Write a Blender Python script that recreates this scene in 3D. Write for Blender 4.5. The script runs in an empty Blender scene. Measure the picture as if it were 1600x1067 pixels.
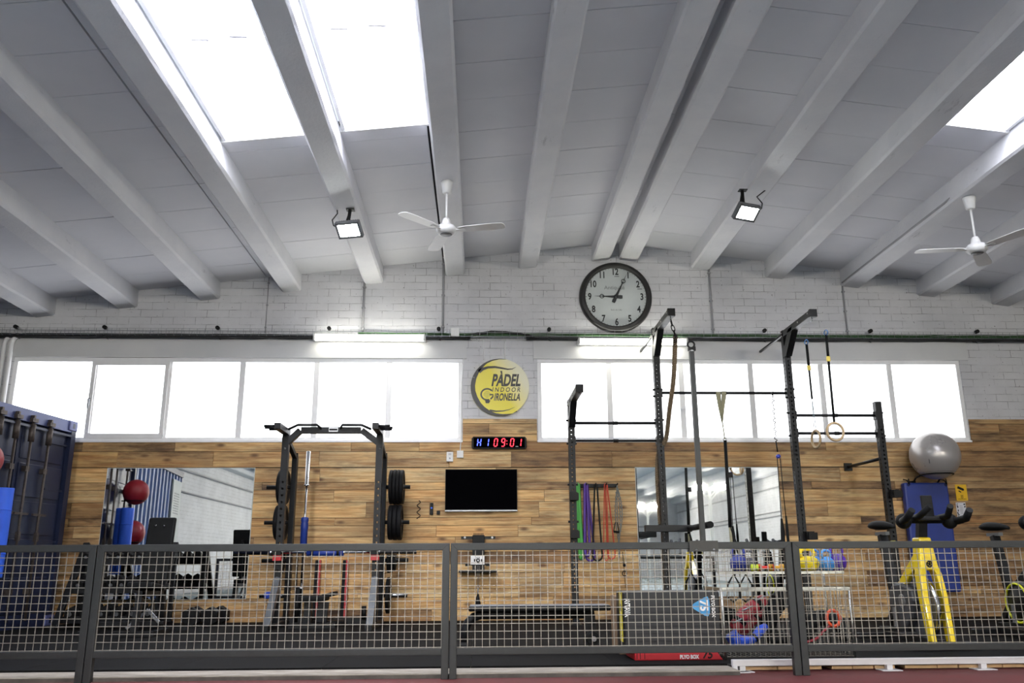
import bpy, math, random
from mathutils import Vector, Matrix
random.seed(7)
C = bpy.context.scene.collection
PI = math.pi
# ------------------------------------------------------------------ camera
F = 1330.0                 # focal length in pixels of the 1600 wide frame
EYE = 0.66                 # eye height over the gym platform
ROT = Matrix(((0.9992714802528102, -0.0377869234135191, -0.005353239420994033),
              (-0.0044223705561621685, -0.25397172563509474, 0.9672015328857767),
              (-0.03790714170208079, -0.9664732334611617, -0.2539538099952536)))   # camera axes in world axes
cam_d = bpy.data.cameras.new('camera')
cam = bpy.data.objects.new('camera', cam_d); C.objects.link(cam)
cam_d.sensor_width = 36.0; cam_d.lens = F / 1600 * 36.0
cam_d.clip_start = 0.05; cam_d.clip_end = 200
m4 = ROT.transposed().to_4x4(); m4.translation = Vector((0, 0, EYE))
cam.matrix_world = m4
bpy.context.scene.camera = cam

def P(px, py, Y):
    """the point at distance Y in front of the camera seen at photo position px, py"""
    r = ROT.transposed() @ Vector((px - 800, -(py - 533.5), -F))
    return r * (Y / r.y) + Vector((0, 0, EYE))
def PX(px, py, Y): return P(px, py, Y).x
def PZ(px, py, Y): return P(px, py, Y).z

# ------------------------------------------------------------------ light and colour
sc = bpy.context.scene
sc.view_settings.view_transform = 'Standard'; sc.view_settings.look = 'None'
sc.view_settings.gamma = 1.0; sc.view_settings.use_curve_mapping = False
sc.view_settings.exposure = 0.42
SKYLIGHT = 14.0; WINDOW = 2.0; TUBE = 16.0; FLOOD = 60.0; COURT = 950.0
w = bpy.data.worlds.new('sky'); sc.world = w; w.use_nodes = True
w.node_tree.nodes['Background'].inputs[0].default_value = (0.75, 0.85, 1.0, 1)
w.node_tree.nodes['Background'].inputs[1].default_value = 1.0
sc.cycles.max_bounces = 10; sc.cycles.diffuse_bounces = 6; sc.cycles.glossy_bounces = 5
sc.cycles.sample_clamp_indirect = 5.0
sc.cycles.caustics_reflective = False

# ------------------------------------------------------------------ materials
def srgb(r, g, b):
    f = lambda c: ((c/255)/12.92 if c/255 <= 0.04045 else ((c/255+0.055)/1.055)**2.4)
    return (f(r), f(g), f(b), 1)
MATS = {}
class NT:
    def __init__(s, name):
        s.m = bpy.data.materials.new(name); s.m.use_nodes = True
        s.t = s.m.node_tree; s.n = s.t.nodes; s.b = s.n['Principled BSDF']
        s.tc = s.n.new('ShaderNodeTexCoord')
    def node(s, t, **k):
        x = s.n.new('ShaderNode' + t)
        for a, v in k.items(): setattr(x, a, v)
        return x
    def link(s, a, b): s.t.links.new(a, b)
    def mapping(s, scale=(1, 1, 1), src=None, rot=(0, 0, 0)):
        mp = s.node('Mapping'); mp.inputs['Scale'].default_value = scale; mp.inputs['Rotation'].default_value = rot
        s.link(src or s.tc.outputs['Object'], mp.inputs['Vector']); return mp.outputs[0]
    def noise(s, vec, scale=5, detail=4, rough=.5):
        x = s.node('TexNoise'); x.inputs['Scale'].default_value = scale
        x.inputs['Detail'].default_value = detail; x.inputs['Roughness'].default_value = rough
        s.link(vec, x.inputs['Vector']); return x.outputs['Fac']
    def ramp(s, fac, stops):
        x = s.node('ValToRGB'); e = x.color_ramp.elements
        while len(e) < len(stops): e.new(.5)
        for i, (p, c) in enumerate(stops):
            e[i].position = p; e[i].color = c if len(c) == 4 else (*c, 1)
        s.link(fac, x.inputs[0]); return x.outputs[0]
    def mix(s, fac, a, b, mode='MIX'):
        x = s.node('Mix', data_type='RGBA', blend_type=mode)
        for sock, v in ((x.inputs[0], fac), (x.inputs[6], a), (x.inputs[7], b)):
            if hasattr(v, 'links') or hasattr(v, 'is_linked'): s.link(v, sock)
            else: sock.default_value = v
        return x.outputs[2]
    def bump(s, h, strength=.3, dist=.01):
        x = s.node('Bump'); x.inputs['Strength'].default_value = strength; x.inputs['Distance'].default_value = dist
        s.link(h, x.inputs['Height']); s.link(x.outputs[0], s.b.inputs['Normal'])
    def math(s, op, a, b=None):
        x = s.node('Math', operation=op)
        for i, v in enumerate((a, b)):
            if v is None: continue
            if hasattr(v, 'is_linked'): s.link(v, x.inputs[i])
            else: x.inputs[i].default_value = v
        return x.outputs[0]

def plain(name, col, rough=.5, metal=0.0, var=.12, scale=14, bump=0.0, coat=0.0, spec=.5):
    """a plain coloured surface with faint procedural wear"""
    if name in MATS: return MATS[name]
    t = NT(name)
    c = srgb(*col); d = tuple(max(0, x*(1-var)) for x in c[:3]) + (1,); l = tuple(min(1, x*(1+var)) for x in c[:3]) + (1,)
    f = t.noise(t.mapping(), scale, 5, .6)
    t.link(t.ramp(f, [(.3, d), (.7, l)]), t.b.inputs['Base Color'])
    rr = t.node('MapRange'); rr.inputs[3].default_value = max(.02, rough-.06); rr.inputs[4].default_value = min(1, rough+.08)
    t.link(f, rr.inputs[0]); t.link(rr.outputs[0], t.b.inputs['Roughness'])
    t.b.inputs['Metallic'].default_value = metal; t.b.inputs['Coat Weight'].default_value = coat
    t.b.inputs['Specular IOR Level'].default_value = spec
    if bump: t.bump(t.noise(t.mapping(), scale*8, 4, .6), bump, .003)
    MATS[name] = t.m; return t.m
def glow(name, col, strength):
    if name in MATS: return MATS[name]
    t = NT(name); t.b.inputs['Base Color'].default_value = srgb(*col)
    t.b.inputs['Emission Color'].default_value = srgb(*col); t.b.inputs['Emission Strength'].default_value = strength
    t.b.inputs['Roughness'].default_value = .4
    MATS[name] = t.m; return t.m

def m_brick():
    t = NT('painted_brick')
    sp = t.node('SeparateXYZ'); t.link(t.tc.outputs['Object'], sp.inputs[0])
    cb = t.node('CombineXYZ'); t.link(t.math('ADD', sp.outputs[0], sp.outputs[1]), cb.inputs[0]); t.link(sp.outputs[2], cb.inputs[1])
    wob = t.node('VectorMath', operation='ADD'); t.link(cb.outputs[0], wob.inputs[0])
    nn = t.node('TexNoise'); nn.inputs['Scale'].default_value = 6; t.link(cb.outputs[0], nn.inputs['Vector'])
    sc_ = t.node('VectorMath', operation='SCALE'); sc_.inputs['Scale'].default_value = .012
    t.link(nn.outputs['Color'], sc_.inputs[0]); t.link(sc_.outputs[0], wob.inputs[1])
    b = t.node('TexBrick'); b.inputs['Scale'].default_value = 1.0
    b.inputs['Brick Width'].default_value = .29; b.inputs['Row Height'].default_value = .102
    b.inputs['Mortar Size'].default_value = .0035; b.inputs['Mortar Smooth'].default_value = .5
    b.inputs['Color1'].default_value = (1, 1, 1, 1); b.inputs['Color2'].default_value = (.94, .94, .94, 1); b.inputs['Mortar'].default_value = (0, 0, 0, 1)
    t.link(wob.outputs[0], b.inputs['Vector'])
    patch = t.ramp(t.noise(t.mapping((1, 1, 1.6)), 3.1, 6, .65), [(.42, (0, 0, 0)), (.62, (1, 1, 1))])
    base = t.ramp(t.noise(t.mapping(), 1.6, 6, .6), [(.3, srgb(196, 196, 200)), (.7, srgb(216, 216, 219))])
    mort = t.mix(patch, base, srgb(112, 112, 116))
    col = t.mix(b.outputs['Fac'], base, mort)
    spots = t.ramp(t.noise(t.mapping(), 38, 3, .5), [(.26, srgb(90, 90, 95)), (.31, (1, 1, 1))])
    t.link(t.mix(.8, col, spots, 'MULTIPLY'), t.b.inputs['Base Color'])
    t.b.inputs['Roughness'].default_value = .6
    h = t.math('SUBTRACT', t.math('MULTIPLY', t.noise(t.mapping(), 25, 5, .6), .5), b.outputs['Fac'])
    t.bump(h, .55, .006); return t.m
def m_paint(name, c1, c2, sc1=2.0, bump=.15, stain=0.0):
    t = NT(name)
    col = t.ramp(t.noise(t.mapping(), sc1, 6, .6), [(.3, srgb(*c1)), (.7, srgb(*c2))])
    if stain:
        sp = t.ramp(t.noise(t.mapping((1, .25, 1)), 9, 5, .7), [(.27, (.45, .45, .47)), (.36, (1, 1, 1))])
        col = t.mix(stain, col, sp, 'MULTIPLY')
    t.link(col, t.b.inputs['Base Color']); t.b.inputs['Roughness'].default_value = .65
    t.bump(t.noise(t.mapping(), 30, 5, .6), bump, .006); return t.m
def m_wood():
    t = NT('reclaimed_pine_boards')
    at = t.node('Attribute', attribute_name='board'); sp = t.node('SeparateColor'); t.link(at.outputs['Color'], sp.inputs[0])
    r, g, b = sp.outputs
    off = t.node('CombineXYZ'); t.link(t.math('MULTIPLY', r, 37.), off.inputs[0]); t.link(t.math('MULTIPLY', g, 53.), off.inputs[1]); t.link(t.math('MULTIPLY', b, 71.), off.inputs[2])
    v = t.node('VectorMath', operation='ADD'); t.link(t.tc.outputs['Object'], v.inputs[0]); t.link(off.outputs[0], v.inputs[1]); v = v.outputs[0]
    grain = t.noise(t.mapping((.7, 6, 16), v), 2.6, 8, .62)
    fine = t.noise(t.mapping((4, 30, 90), v), 2.5, 4, .6)
    light = t.mix(g, srgb(252, 226, 170), srgb(240, 202, 138))
    dark = t.mix(g, srgb(214, 168, 108), srgb(190, 142, 88))
    col = t.mix(t.ramp(grain, [(.38, (0, 0, 0)), (.60, (1, 1, 1))]), dark, light)
    tone = t.ramp(b, [(.0, (.78, .74, .70)), (.5, (1, 1, 1)), (1.0, (.90, .84, .76))])
    col = t.mix(1.0, col, tone, 'MULTIPLY')
    col = t.mix(t.math('MULTIPLY', fine, .35), col, srgb(120, 84, 52))
    # whole weathered boards and smoky stains along the grain
    age = t.ramp(r, [(.36, (0, 0, 0)), (.88, (1, 1, 1))])
    col = t.mix(t.math('MULTIPLY', age, .68), col, srgb(124, 90, 58))
    st = t.ramp(t.noise(t.mapping((.8, 3, 4.5), v), 1.7, 7, .68), [(.46, (0, 0, 0)), (.66, (1, 1, 1))])
    col = t.mix(t.math('MULTIPLY', st, t.math('ADD', .45, t.math('MULTIPLY', age, .55))), col, srgb(72, 50, 34))
    # patches where the board turned grey or honey coloured
    pt_ = t.ramp(t.noise(t.mapping((.55, 2, 2.2), v), 1.3, 5, .6), [(.40, (1.16, 1.06, .92)), (.5, (1, 1, 1)), (.62, (.66, .63, .62))])
    col = t.mix(.8, col, pt_, 'MULTIPLY')
    # knots
    vo = t.node('TexVoronoi', feature='F1'); vo.inputs['Scale'].default_value = 1.0
    t.link(t.mapping((2.4, 1, 6.0), v), vo.inputs['Vector'])
    kn = t.ramp(vo.outputs['Distance'], [(.06, (1, 1, 1)), (.19, (0, 0, 0))])
    col = t.mix(t.math('MULTIPLY', kn, .8), col, srgb(84, 48, 26))
    # nail marks and old saw scars
    vn = t.node('TexVoronoi', feature='F1'); t.link(t.mapping((9, 1, 22), v), vn.inputs['Vector']); vn.inputs['Scale'].default_value = 1.0
    col = t.mix(t.ramp(vn.outputs['Distance'], [(.03, (.7, .7, .7)), (.06, (0, 0, 0))]), col, srgb(50, 34, 24))
    # boards that reach far to the right are more weathered (old tyre-track stains)
    t.link(col, t.b.inputs['Base Color']); t.b.inputs['Roughness'].default_value = .62
    t.bump(grain, .3, .004); return t.m
def m_rubber():
    t = NT('black_rubber_tiles')
    v = t.ramp(t.noise(t.mapping(), 160, 3, .7), [(.55, srgb(12, 12, 13)), (.72, srgb(48, 49, 52))])
    t.link(v, t.b.inputs['Base Color']); t.b.inputs['Roughness'].default_value = .85; t.b.inputs['Specular IOR Level'].default_value = .12
    t.bump(t.noise(t.mapping(), 200, 3, .6), .4, .003); return t.m
def m_concrete():
    t = NT('raw_concrete')
    c = t.ramp(t.noise(t.mapping((1, 3, 3)), 4, 8, .7), [(.3, srgb(120, 112, 102)), (.7, srgb(176, 168, 156))])
    t.link(c, t.b.inputs['Base Color']); t.b.inputs['Roughness'].default_value = .85
    t.bump(t.noise(t.mapping(), 40, 6, .7), .5, .006); return t.m
def m_mirror():
    t = NT('mirror_glass')
    f = t.noise(t.mapping(), 3, 3, .5)
    t.link(t.ramp(f, [(.3, (.88, .91, .94, 1)), (.7, (.90, .93, .95, 1))]), t.b.inputs['Base Color'])
    t.b.inputs['Metallic'].default_value = 1.0; t.b.inputs['Roughness'].default_value = .015; return t.m
def m_skylight():
    t = NT('translucent_roof_sheet')
    n = t.noise(t.mapping((.3, 6.6, 1)), 1.0, 4, .5)
    t.link(t.ramp(n, [(.35, srgb(226, 228, 238)), (.65, srgb(242, 244, 255))]), t.b.inputs['Emission Color'])
    t.b.inputs['Base Color'].default_value = (.8, .82, .84, 1); t.b.inputs['Roughness'].default_value = .5
    t.b.inputs['Emission Strength'].default_value = SKYLIGHT; return t.m

BRICK = m_brick()
CEIL = m_paint('ceiling_paint', (205, 206, 212), (214, 214, 219), 1.3, .1)
BEAM = m_paint('beam_paint', (208, 209, 214), (220, 220, 223), 2.2, .6, .5)
LINTEL = m_paint('smooth_wall_paint', (200, 201, 203), (214, 214, 214), 1.2, .1)
WOOD = m_wood(); RUBBER = m_rubber(); CONC = m_concrete(); MIRROR = m_mirror(); SKYM = m_skylight()
RED = plain('red_court_floor', (88, 30, 31), .7, 0, .15, 8, .2)
PALE = plain('pale_court_turf', (112, 124, 128), .8, 0, .06, 5, .2)
RAIL = plain('charcoal_railing_paint', (41, 43, 44), .42, .3, .12, 30)
WIRE = plain('galvanised_wire', (140, 136, 129), .4, .6, .15, 60)
RACK = plain('satin_black_steel', (25, 26, 28), .42, .1, .15, 20, spec=.3)
BLACK = plain('black_plastic', (12, 12, 13), .5, 0, .2, 30, spec=.25)
SOFT = plain('black_vinyl', (15, 16, 17), .6, 0, .2, 12, .1, spec=.2)
IRON = plain('rubber_plate_black', (15, 15, 17), .65, 0, .2, 40, .1, spec=.2)
CHROME = plain('chrome', (215, 217, 220), .18, 1.0, .05, 30)
STEEL = plain('grey_steel', (140, 143, 147), .35, .8, .1, 30)
ZINC = plain('zinc_bolt', (165, 165, 160), .3, .9, .1, 60)
UPVC = plain('white_window_frame', (242, 242, 243), .35, 0, .03, 10)
WHITE = plain('white_plastic', (228, 228, 226), .4, 0, .04, 20)
PVC = plain('white_fan_enamel', (226, 226, 226), .35, 0, .04, 10)
PIPE = plain('grey_conduit', (150, 150, 154), .5, 0, .08, 20)
BLUEC = plain('blue_container_paint', (27, 36, 64), .38, .1, .2, 3, .05)
BLUEM = plain('royal_blue_vinyl', (26, 50, 128), .45, 0, .12, 6)
FOAM = plain('bright_blue_foam', (52, 104, 232), .6, 0, .06, 8)
REDB = plain('dark_red_rubber', (150, 30, 40), .5, 0, .1, 10)
CABLE = plain('black_cable', (26, 27, 28), .5, 0, .2, 30)
GREENC = plain('green_cable', (58, 92, 56), .5, 0, .2, 30)
YEL = plain('yellow_paint', (240, 208, 30), .3, 0, .06, 10, 0, .4)
REDP = plain('red_paint', (176, 24, 34), .35, 0, .1, 12)
CAST = plain('zinc_casting', (120, 122, 126), .5, .5, .2, 20)
WINGLOW = glow('daylit_frosted_glass', (250, 252, 255), WINDOW)

# ------------------------------------------------------------------ mesh helpers
ORG = {}
def org(o): return ORG.get(o.name, Vector((0, 0, 0)))
def tag(o, label=None, cat=None, group=None, kind=None):
    if label: o['label'] = label
    if cat: o['category'] = cat
    if group: o['group'] = group
    if kind: o['kind'] = kind
    return o
def thing(name, label, cat, loc=(0, 0, 0), group=None):
    o = bpy.data.objects.new(name, None); C.objects.link(o)
    o.location = loc; o.empty_display_size = .1; ORG[o.name] = Vector(loc)
    return tag(o, label, cat, group)
class MB:
    def __init__(s): s.v = []; s.f = []; s.sm = []; s.mi = []; s.cur = 0; s.st = []
    def add(s, vs, fs, smooth=False):
        k = len(s.v); s.st.append(k); s.v += [Vector(v) for v in vs]
        for f in fs: s.f.append([i+k for i in f]); s.sm.append(smooth); s.mi.append(s.cur)
        return s
    def box(s, x0, x1, y0, y1, z0, z1):
        return s.hexa([(x0, y0, z0), (x1, y0, z0), (x1, y1, z0), (x0, y1, z0), (x0, y0, z1), (x1, y0, z1), (x1, y1, z1), (x0, y1, z1)])
    def hexa(s, p): return s.add(p, [(0, 3, 2, 1), (4, 5, 6, 7), (0, 1, 5, 4), (1, 2, 6, 5), (2, 3, 7, 6), (3, 0, 4, 7)])
    def obox(s, c, ax, ay, az):
        """box about centre c with half-axis vectors"""
        c = Vector(c); ax, ay, az = Vector(ax), Vector(ay), Vector(az)
        return s.hexa([c-ax-ay-az, c+ax-ay-az, c+ax+ay-az, c-ax+ay-az, c-ax-ay+az, c+ax-ay+az, c+ax+ay+az, c-ax+ay+az])
    def bar(s, a, b, w_, h_, up=(0, 0, 1)):
        a, b = Vector(a), Vector(b); d = (b-a); L = d.length; d.normalize(); up = Vector(up)
        if abs(d.dot(up)) > .98: up = Vector((0, 1, 0))
        x = d.cross(up).normalized(); z = x.cross(d)
        return s.obox((a+b)/2, d*L/2, x*w_/2, z*h_/2)
    def tube(s, pts, r, n=8, caps=True, closed=False, flat=1.0, smooth=True):
        pts = [Vector(p) for p in pts]; N = len(pts)
        rs = r if isinstance(r, (list, tuple)) else [r]*N
        k = len(s.v); prev = None; vs = []
        for i, p in enumerate(pts):
            if closed: t = pts[(i+1) % N]-pts[i-1]
            else: t = (pts[min(i+1, N-1)]-pts[max(i-1, 0)])
            if t.length < 1e-9: t = Vector((0, 0, 1))
            t.normalize()
            if prev is None:
                u = t.cross(Vector((0, 1, 0)))
                if u.length < .1: u = t.cross(Vector((1, 0, 0)))
            else: u = prev - t*prev.dot(t)
            u.normalize(); prev = u; v = t.cross(u)
            for j in range(n):
                a = 2*PI*j/n; vs.append(p + (u*math.cos(a) + v*math.sin(a)*flat)*rs[i])
        fs = []
        for i in range(N if closed else N-1):
            for j in range(n):
                a = i*n+j; b = i*n+(j+1) % n; i2 = (i+1) % N
                fs.append((a, b, i2*n+(j+1) % n, i2*n+j))
        s.add(vs, fs, smooth)
        if caps and not closed:
            s.f.append([k+j for j in range(n)][::-1]); s.sm.append(False); s.mi.append(s.cur)
            s.f.append([k+(N-1)*n+j for j in range(n)]); s.sm.append(False); s.mi.append(s.cur)
        return s
    def lathe(s, prof, o, axis=(0, 0, 1), n=24, smooth=True, sx=1.0, caps=True):
        """prof: list of (radius, height) along axis from o"""
        o = Vector(o); a = Vector(axis).normalized()
        u = a.cross(Vector((0, 1, 0)));
        if u.length < .1: u = a.cross(Vector((1, 0, 0)))
        u.normalize(); v = a.cross(u); k = len(s.v); vs = []
        for r, h in prof:
            for j in range(n):
                t = 2*PI*j/n; vs.append(o + a*h + (u*math.cos(t)*sx+v*math.sin(t))*r)
        fs = [(i*n+j, i*n+(j+1) % n, (i+1)*n+(j+1) % n, (i+1)*n+j) for i in range(len(prof)-1) for j in range(n)]
        s.add(vs, fs, smooth)
        if caps and prof[0][0] > 1e-5: s.f.append([k+j for j in range(n)][::-1]); s.sm.append(False); s.mi.append(s.cur)
        if caps and prof[-1][0] > 1e-5: s.f.append([k+(len(prof)-1)*n+j for j in range(n)]); s.sm.append(False); s.mi.append(s.cur)
        return s
    def disc(s, o, axis, r, t, n=24): return s.lathe([(r, 0), (r, t)], o, axis, n, False)
    def ball(s, c, r, n=24, sz=1.0):
        m = n//2
        return s.lathe([(max(1e-6, r*math.sin(PI*i/m)), -r*sz*math.cos(PI*i/m)) for i in range(m+1)], c, (0, 0, 1), n)
    def torus(s, c, R, r, axis=(0, 0, 1), n=32, m=8, a0=0, a1=2*PI, ex=1.0):
        a = Vector(axis).normalized(); u = a.cross(Vector((0, 1, 0)))
        if u.length < .1: u = a.cross(Vector((1, 0, 0)))
        u.normalize(); v = a.cross(u); full = abs(a1-a0-2*PI) < 1e-6
        N = n if full else n+1
        return s.tube([Vector(c) + (u*math.cos(a0+(a1-a0)*i/n)*ex + v*math.sin(a0+(a1-a0)*i/n))*R for i in range(N)], r, m, closed=full)
    def prism(s, pts, o, ux, uy, dv):
        """flat outline pts in the frame o, ux, uy pushed along dv"""
        o, ux, uy, dv = Vector(o), Vector(ux), Vector(uy), Vector(dv); n = len(pts)
        vs = [o+ux*x+uy*y for x, y in pts]; vs += [q+dv for q in vs]
        return s.add(vs, [tuple(range(n)), tuple(range(2*n-1, n-1, -1))] + [((i+1) % n, i, n+i, n+(i+1) % n) for i in range(n)])
    def text(s, txt, o, ux, uy, dv, size=1.0, bold=0.0, align='CENTER', space=1.0):
        """lettering laid in the frame o, ux, uy with thickness dv"""
        c = bpy.data.curves.new('lettering', 'FONT'); c.body = txt; c.size = size; c.align_x = align; c.align_y = 'CENTER'
        c.offset = bold; c.space_character = space; c.resolution_u = 4
        ob = bpy.data.objects.new('lettering_tmp', c); C.objects.link(ob)
        dg = bpy.context.evaluated_depsgraph_get(); me = bpy.data.meshes.new_from_object(ob.evaluated_get(dg))
        o, ux, uy, dv = Vector(o), Vector(ux), Vector(uy), Vector(dv)
        vs = [o+ux*q.co.x+uy*q.co.y for q in me.vertices]; s.add([q+dv for q in vs], [tuple(f.vertices) for f in me.polygons])
        bpy.data.objects.remove(ob); bpy.data.meshes.remove(me); bpy.data.curves.remove(c)
        return s
    def each(s, name, mat, parent, label=None, bevel=0.0):
        """every separate piece as a part of its own"""
        ed = s.st+[len(s.v)]
        for a, b in zip(ed[:-1], ed[1:]):
            q = MB(); q.v = s.v[a:b]
            for f, sm in zip(s.f, s.sm):
                if a <= f[0] < b: q.f.append([i-a for i in f]); q.sm.append(sm); q.mi.append(0)
            q.build(name, mat, parent, label, bevel)
    def build(s, name, mat, parent=None, label=None, bevel=0.0, kind=None):
        if parent is not None: o0 = org(parent)
        elif s.v:
            xs = [v.x for v in s.v]; ys = [v.y for v in s.v]; zs = [v.z for v in s.v]
            o0 = Vector(((min(xs)+max(xs))/2, (min(ys)+max(ys))/2, min(zs)))
            if kind == 'structure': o0 = Vector((0, 0, 0))
        me = bpy.data.meshes.new(name); me.from_pydata([v-o0 for v in s.v], [], s.f)
        me.polygons.foreach_set('use_smooth', s.sm)
        for m in (mat if isinstance(mat, (list, tuple)) else [mat]): me.materials.append(m)
        me.polygons.foreach_set('material_index', s.mi)
        me.update()
        o = bpy.data.objects.new(name, me); C.objects.link(o)
        if parent is not None: o.parent = parent; ORG[o.name] = o0
        else: o.location = o0; ORG[o.name] = o0
        if label: o['label'] = label
        if kind: o['kind'] = kind
        if bevel:
            b = o.modifiers.new('edge', 'BEVEL'); b.width = bevel; b.segments = 2; b.limit_method = 'ANGLE'; b.angle_limit = .7
        return o
def dup(root, loc=None, rot=None, label=None, group=None):
    r = root.copy(); C.objects.link(r)
    if loc is not None: r.location = loc
    if rot is not None: r.rotation_euler = rot
    if label: r['label'] = label
    if group: r['group'] = group
    for ch in list(root.children):
        c = ch.copy(); C.objects.link(c); c.parent = r
        for g in list(ch.children):
            d = g.copy(); C.objects.link(d); d.parent = c
    return r
def box(*a): return MB().box(*a)

# ------------------------------------------------------------------ the hall
WX0, WX1, YB, YF = -8.05, 10.6, -24.0, 11.0     # left wall, right wall, far wall behind the camera, gym wall
RX, RZ = 1.85, 4.97                             # ridge
SL, SR = 0.114, -0.118
def ceil_z(x): return RZ - SL*(RX-x) if x < RX else RZ + SR*(x-RX)
COURT_Z = -0.040
W1 = (-6.06, -0.225); W2 = (0.765, 6.51)        # the two window strips
WZ0, WZ1 = 2.21, 3.315
ZB = PZ(750, 528, YF)                           # band under the cable tray
def struct(mb, name, mat, label, bevel=0): return mb.build(name, mat, None, label, bevel, 'structure')

# gym wall with its two long window openings
m = MB(); y0, y1 = YF+.02, YF+.30
m.box(WX0-.3, WX1+.3, y0, y1, COURT_Z-.3, WZ0)
m.box(WX0-.3, W1[0], y0, y1, WZ0, WZ1); m.box(W1[1], W2[0], y0, y1, WZ0, WZ1); m.box(W2[1], WX1+.3, y0, y1, WZ0, WZ1)
m.hexa([(WX0-.3, y0, WZ1), (RX, y0, WZ1), (RX, y1, WZ1), (WX0-.3, y1, WZ1), (WX0-.3, y0, ceil_z(WX0-.3)+.05), (RX, y0, RZ+.05), (RX, y1, RZ+.05), (WX0-.3, y1, ceil_z(WX0-.3)+.05)])
m.hexa([(RX, y0, WZ1), (WX1+.3, y0, WZ1), (WX1+.3, y1, WZ1), (RX, y1, WZ1), (RX, y0, RZ+.05), (WX1+.3, y0, ceil_z(WX1+.3)+.05), (WX1+.3, y1, ceil_z(WX1+.3)+.05), (RX, y1, RZ+.05)])
struct(m, 'wall_back', BRICK, 'white painted brick wall of the gym above the boards')
# smooth lintel band over each window strip
m = MB()
m.box(W1[0]-.12, W1[1]+.05, YF-.004, y0, WZ1, ZB); m.box(W2[0]-.05, W2[1]+.12, YF-.004, y0, WZ1, ZB)
struct(m, 'trim_1', LINTEL, 'smooth grey-white lintel band over the windows')
# other walls
struct(box(WX0-.3, WX0, YB-.3, YF+.3, COURT_Z-.3, 5.2), 'wall_left', BRICK, 'white side wall seen in the left mirror')
struct(box(WX1, WX1+.3, YB-.3, YF+.3, COURT_Z-.3, 5.2), 'wall_right', BRICK, 'pale side wall seen in the right mirror')
struct(box(WX0, WX1, YB-.3, YB, COURT_Z-.3, 5.2), 'wall_front', BRICK, 'far end wall of the hall behind the courts')
# pipes along the side walls and a sill course
m = MB()
for z in (2.62, 3.2): m.tube([(WX0+.04, 10.9, z), (WX0+.04, YB, z)], .03, 8)
m.box(WX0, WX0+.05, YB, YF, COURT_Z, .06)
struct(m, 'trim_2', PIPE, 'pipes and skirting on the left side wall')
m = MB()
for z in (1.2, 2.3, 2.45, 3.3): m.tube([(WX1-.03, 10.9, z), (WX1-.03, YB, z)], .025, 8)
m.box(WX0, WX1, YB, YB+.04, 1.1, 1.17); m.box(WX0, WX1, YB, YB+.04, 2.55, 2.62)
struct(m, 'trim_3', PIPE, 'pipes on the right side wall and the end wall')

# floors
struct(box(WX0, WX1, 4.7, YF, COURT_Z-.2, COURT_Z), 'floor', RED, 'dark red floor strip in front of the gym platform')
struct(box(WX0, WX1, YB, 4.7, COURT_Z-.2, COURT_Z-.001), 'floor_court', PALE, 'pale court floor of the hall')
SX = 1.70                                       # right of this the platform rests on a white steel edge
m = MB(); m.box(WX0, SX, 5.84, YF+.02, COURT_Z, -.012); m.box(SX, WX1, 6.35, YF+.02, COURT_Z, -.012)
struct(m, 'floor_slab', CONC, 'concrete slab of the gym platform with a bare front ledge')
struct(box(WX0, SX, 5.832, 5.84, COURT_Z, -.017), 'trim_9', m_paint('dark_kerb_face', (52, 48, 44), (92, 86, 80), 6, .5), 'dark lower face of the platform kerb')  # thin strip, mottled darker than the slab behind it
m = MB()
ys = [6.13+i*.98 for i in range(6)]; xs = [WX0+i*1.0 for i in range(20)]
for i, xa in enumerate(xs):
    for j, ya in enumerate(ys):
        xb = min(xa+.997, WX1); yb = min(ya+.977, YF+.019); ya2 = ya
        if xa < WX1: m.box(xa, xb, ya2, yb, -.012, 0.0)
struct(m, 'floor_rubber', RUBBER, 'black speckled rubber tiles of the gym floor')
m = MB()
m.bar((SX, 6.01, .018), (WX1, 6.01, .018), .045, .04)
for px in (1160, 1390, 1537):
    x = PX(px, 1045, 6.0); m.box(x-.02, x+.02, 5.99, 6.03, COURT_Z+.006, 0); m.box(x-.07, x+.07, 5.95, 6.06, COURT_Z, COURT_Z+.006)
m.box(SX, SX+.03, 5.98, 6.02, COURT_Z, 0); m.box(SX-.06, SX+.1, 5.93, 6.05, COURT_Z, COURT_Z+.006)
struct(m, 'trim_4', plain('white_steel_edge', (214, 212, 214), .4, .1, .04, 12), 'white steel edge beam on short feet under the right part of the platform', .003)
m = MB(); x = SX+.06; i = 0
while x < 5.2:
    L = random.choice((.14, .22, .26, .3)); m.box(x, x+L, 6.06, 6.34, -.034, -.012); x += L + random.choice((.006, .01, .07))
PALLET = plain('pallet_wood', (206, 172, 130), .7, 0, .18, 6, .2)
struct(m, 'trim_5', PALLET, 'pallet board ends under the white edge beam')
m = MB(); m.box(SX, WX1, 6.055, 6.13, -.012, 0)
struct(m, 'trim_6', plain('dark_deck_edge', (30, 30, 31), .7), 'dark front edge of the rubber deck')

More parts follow.
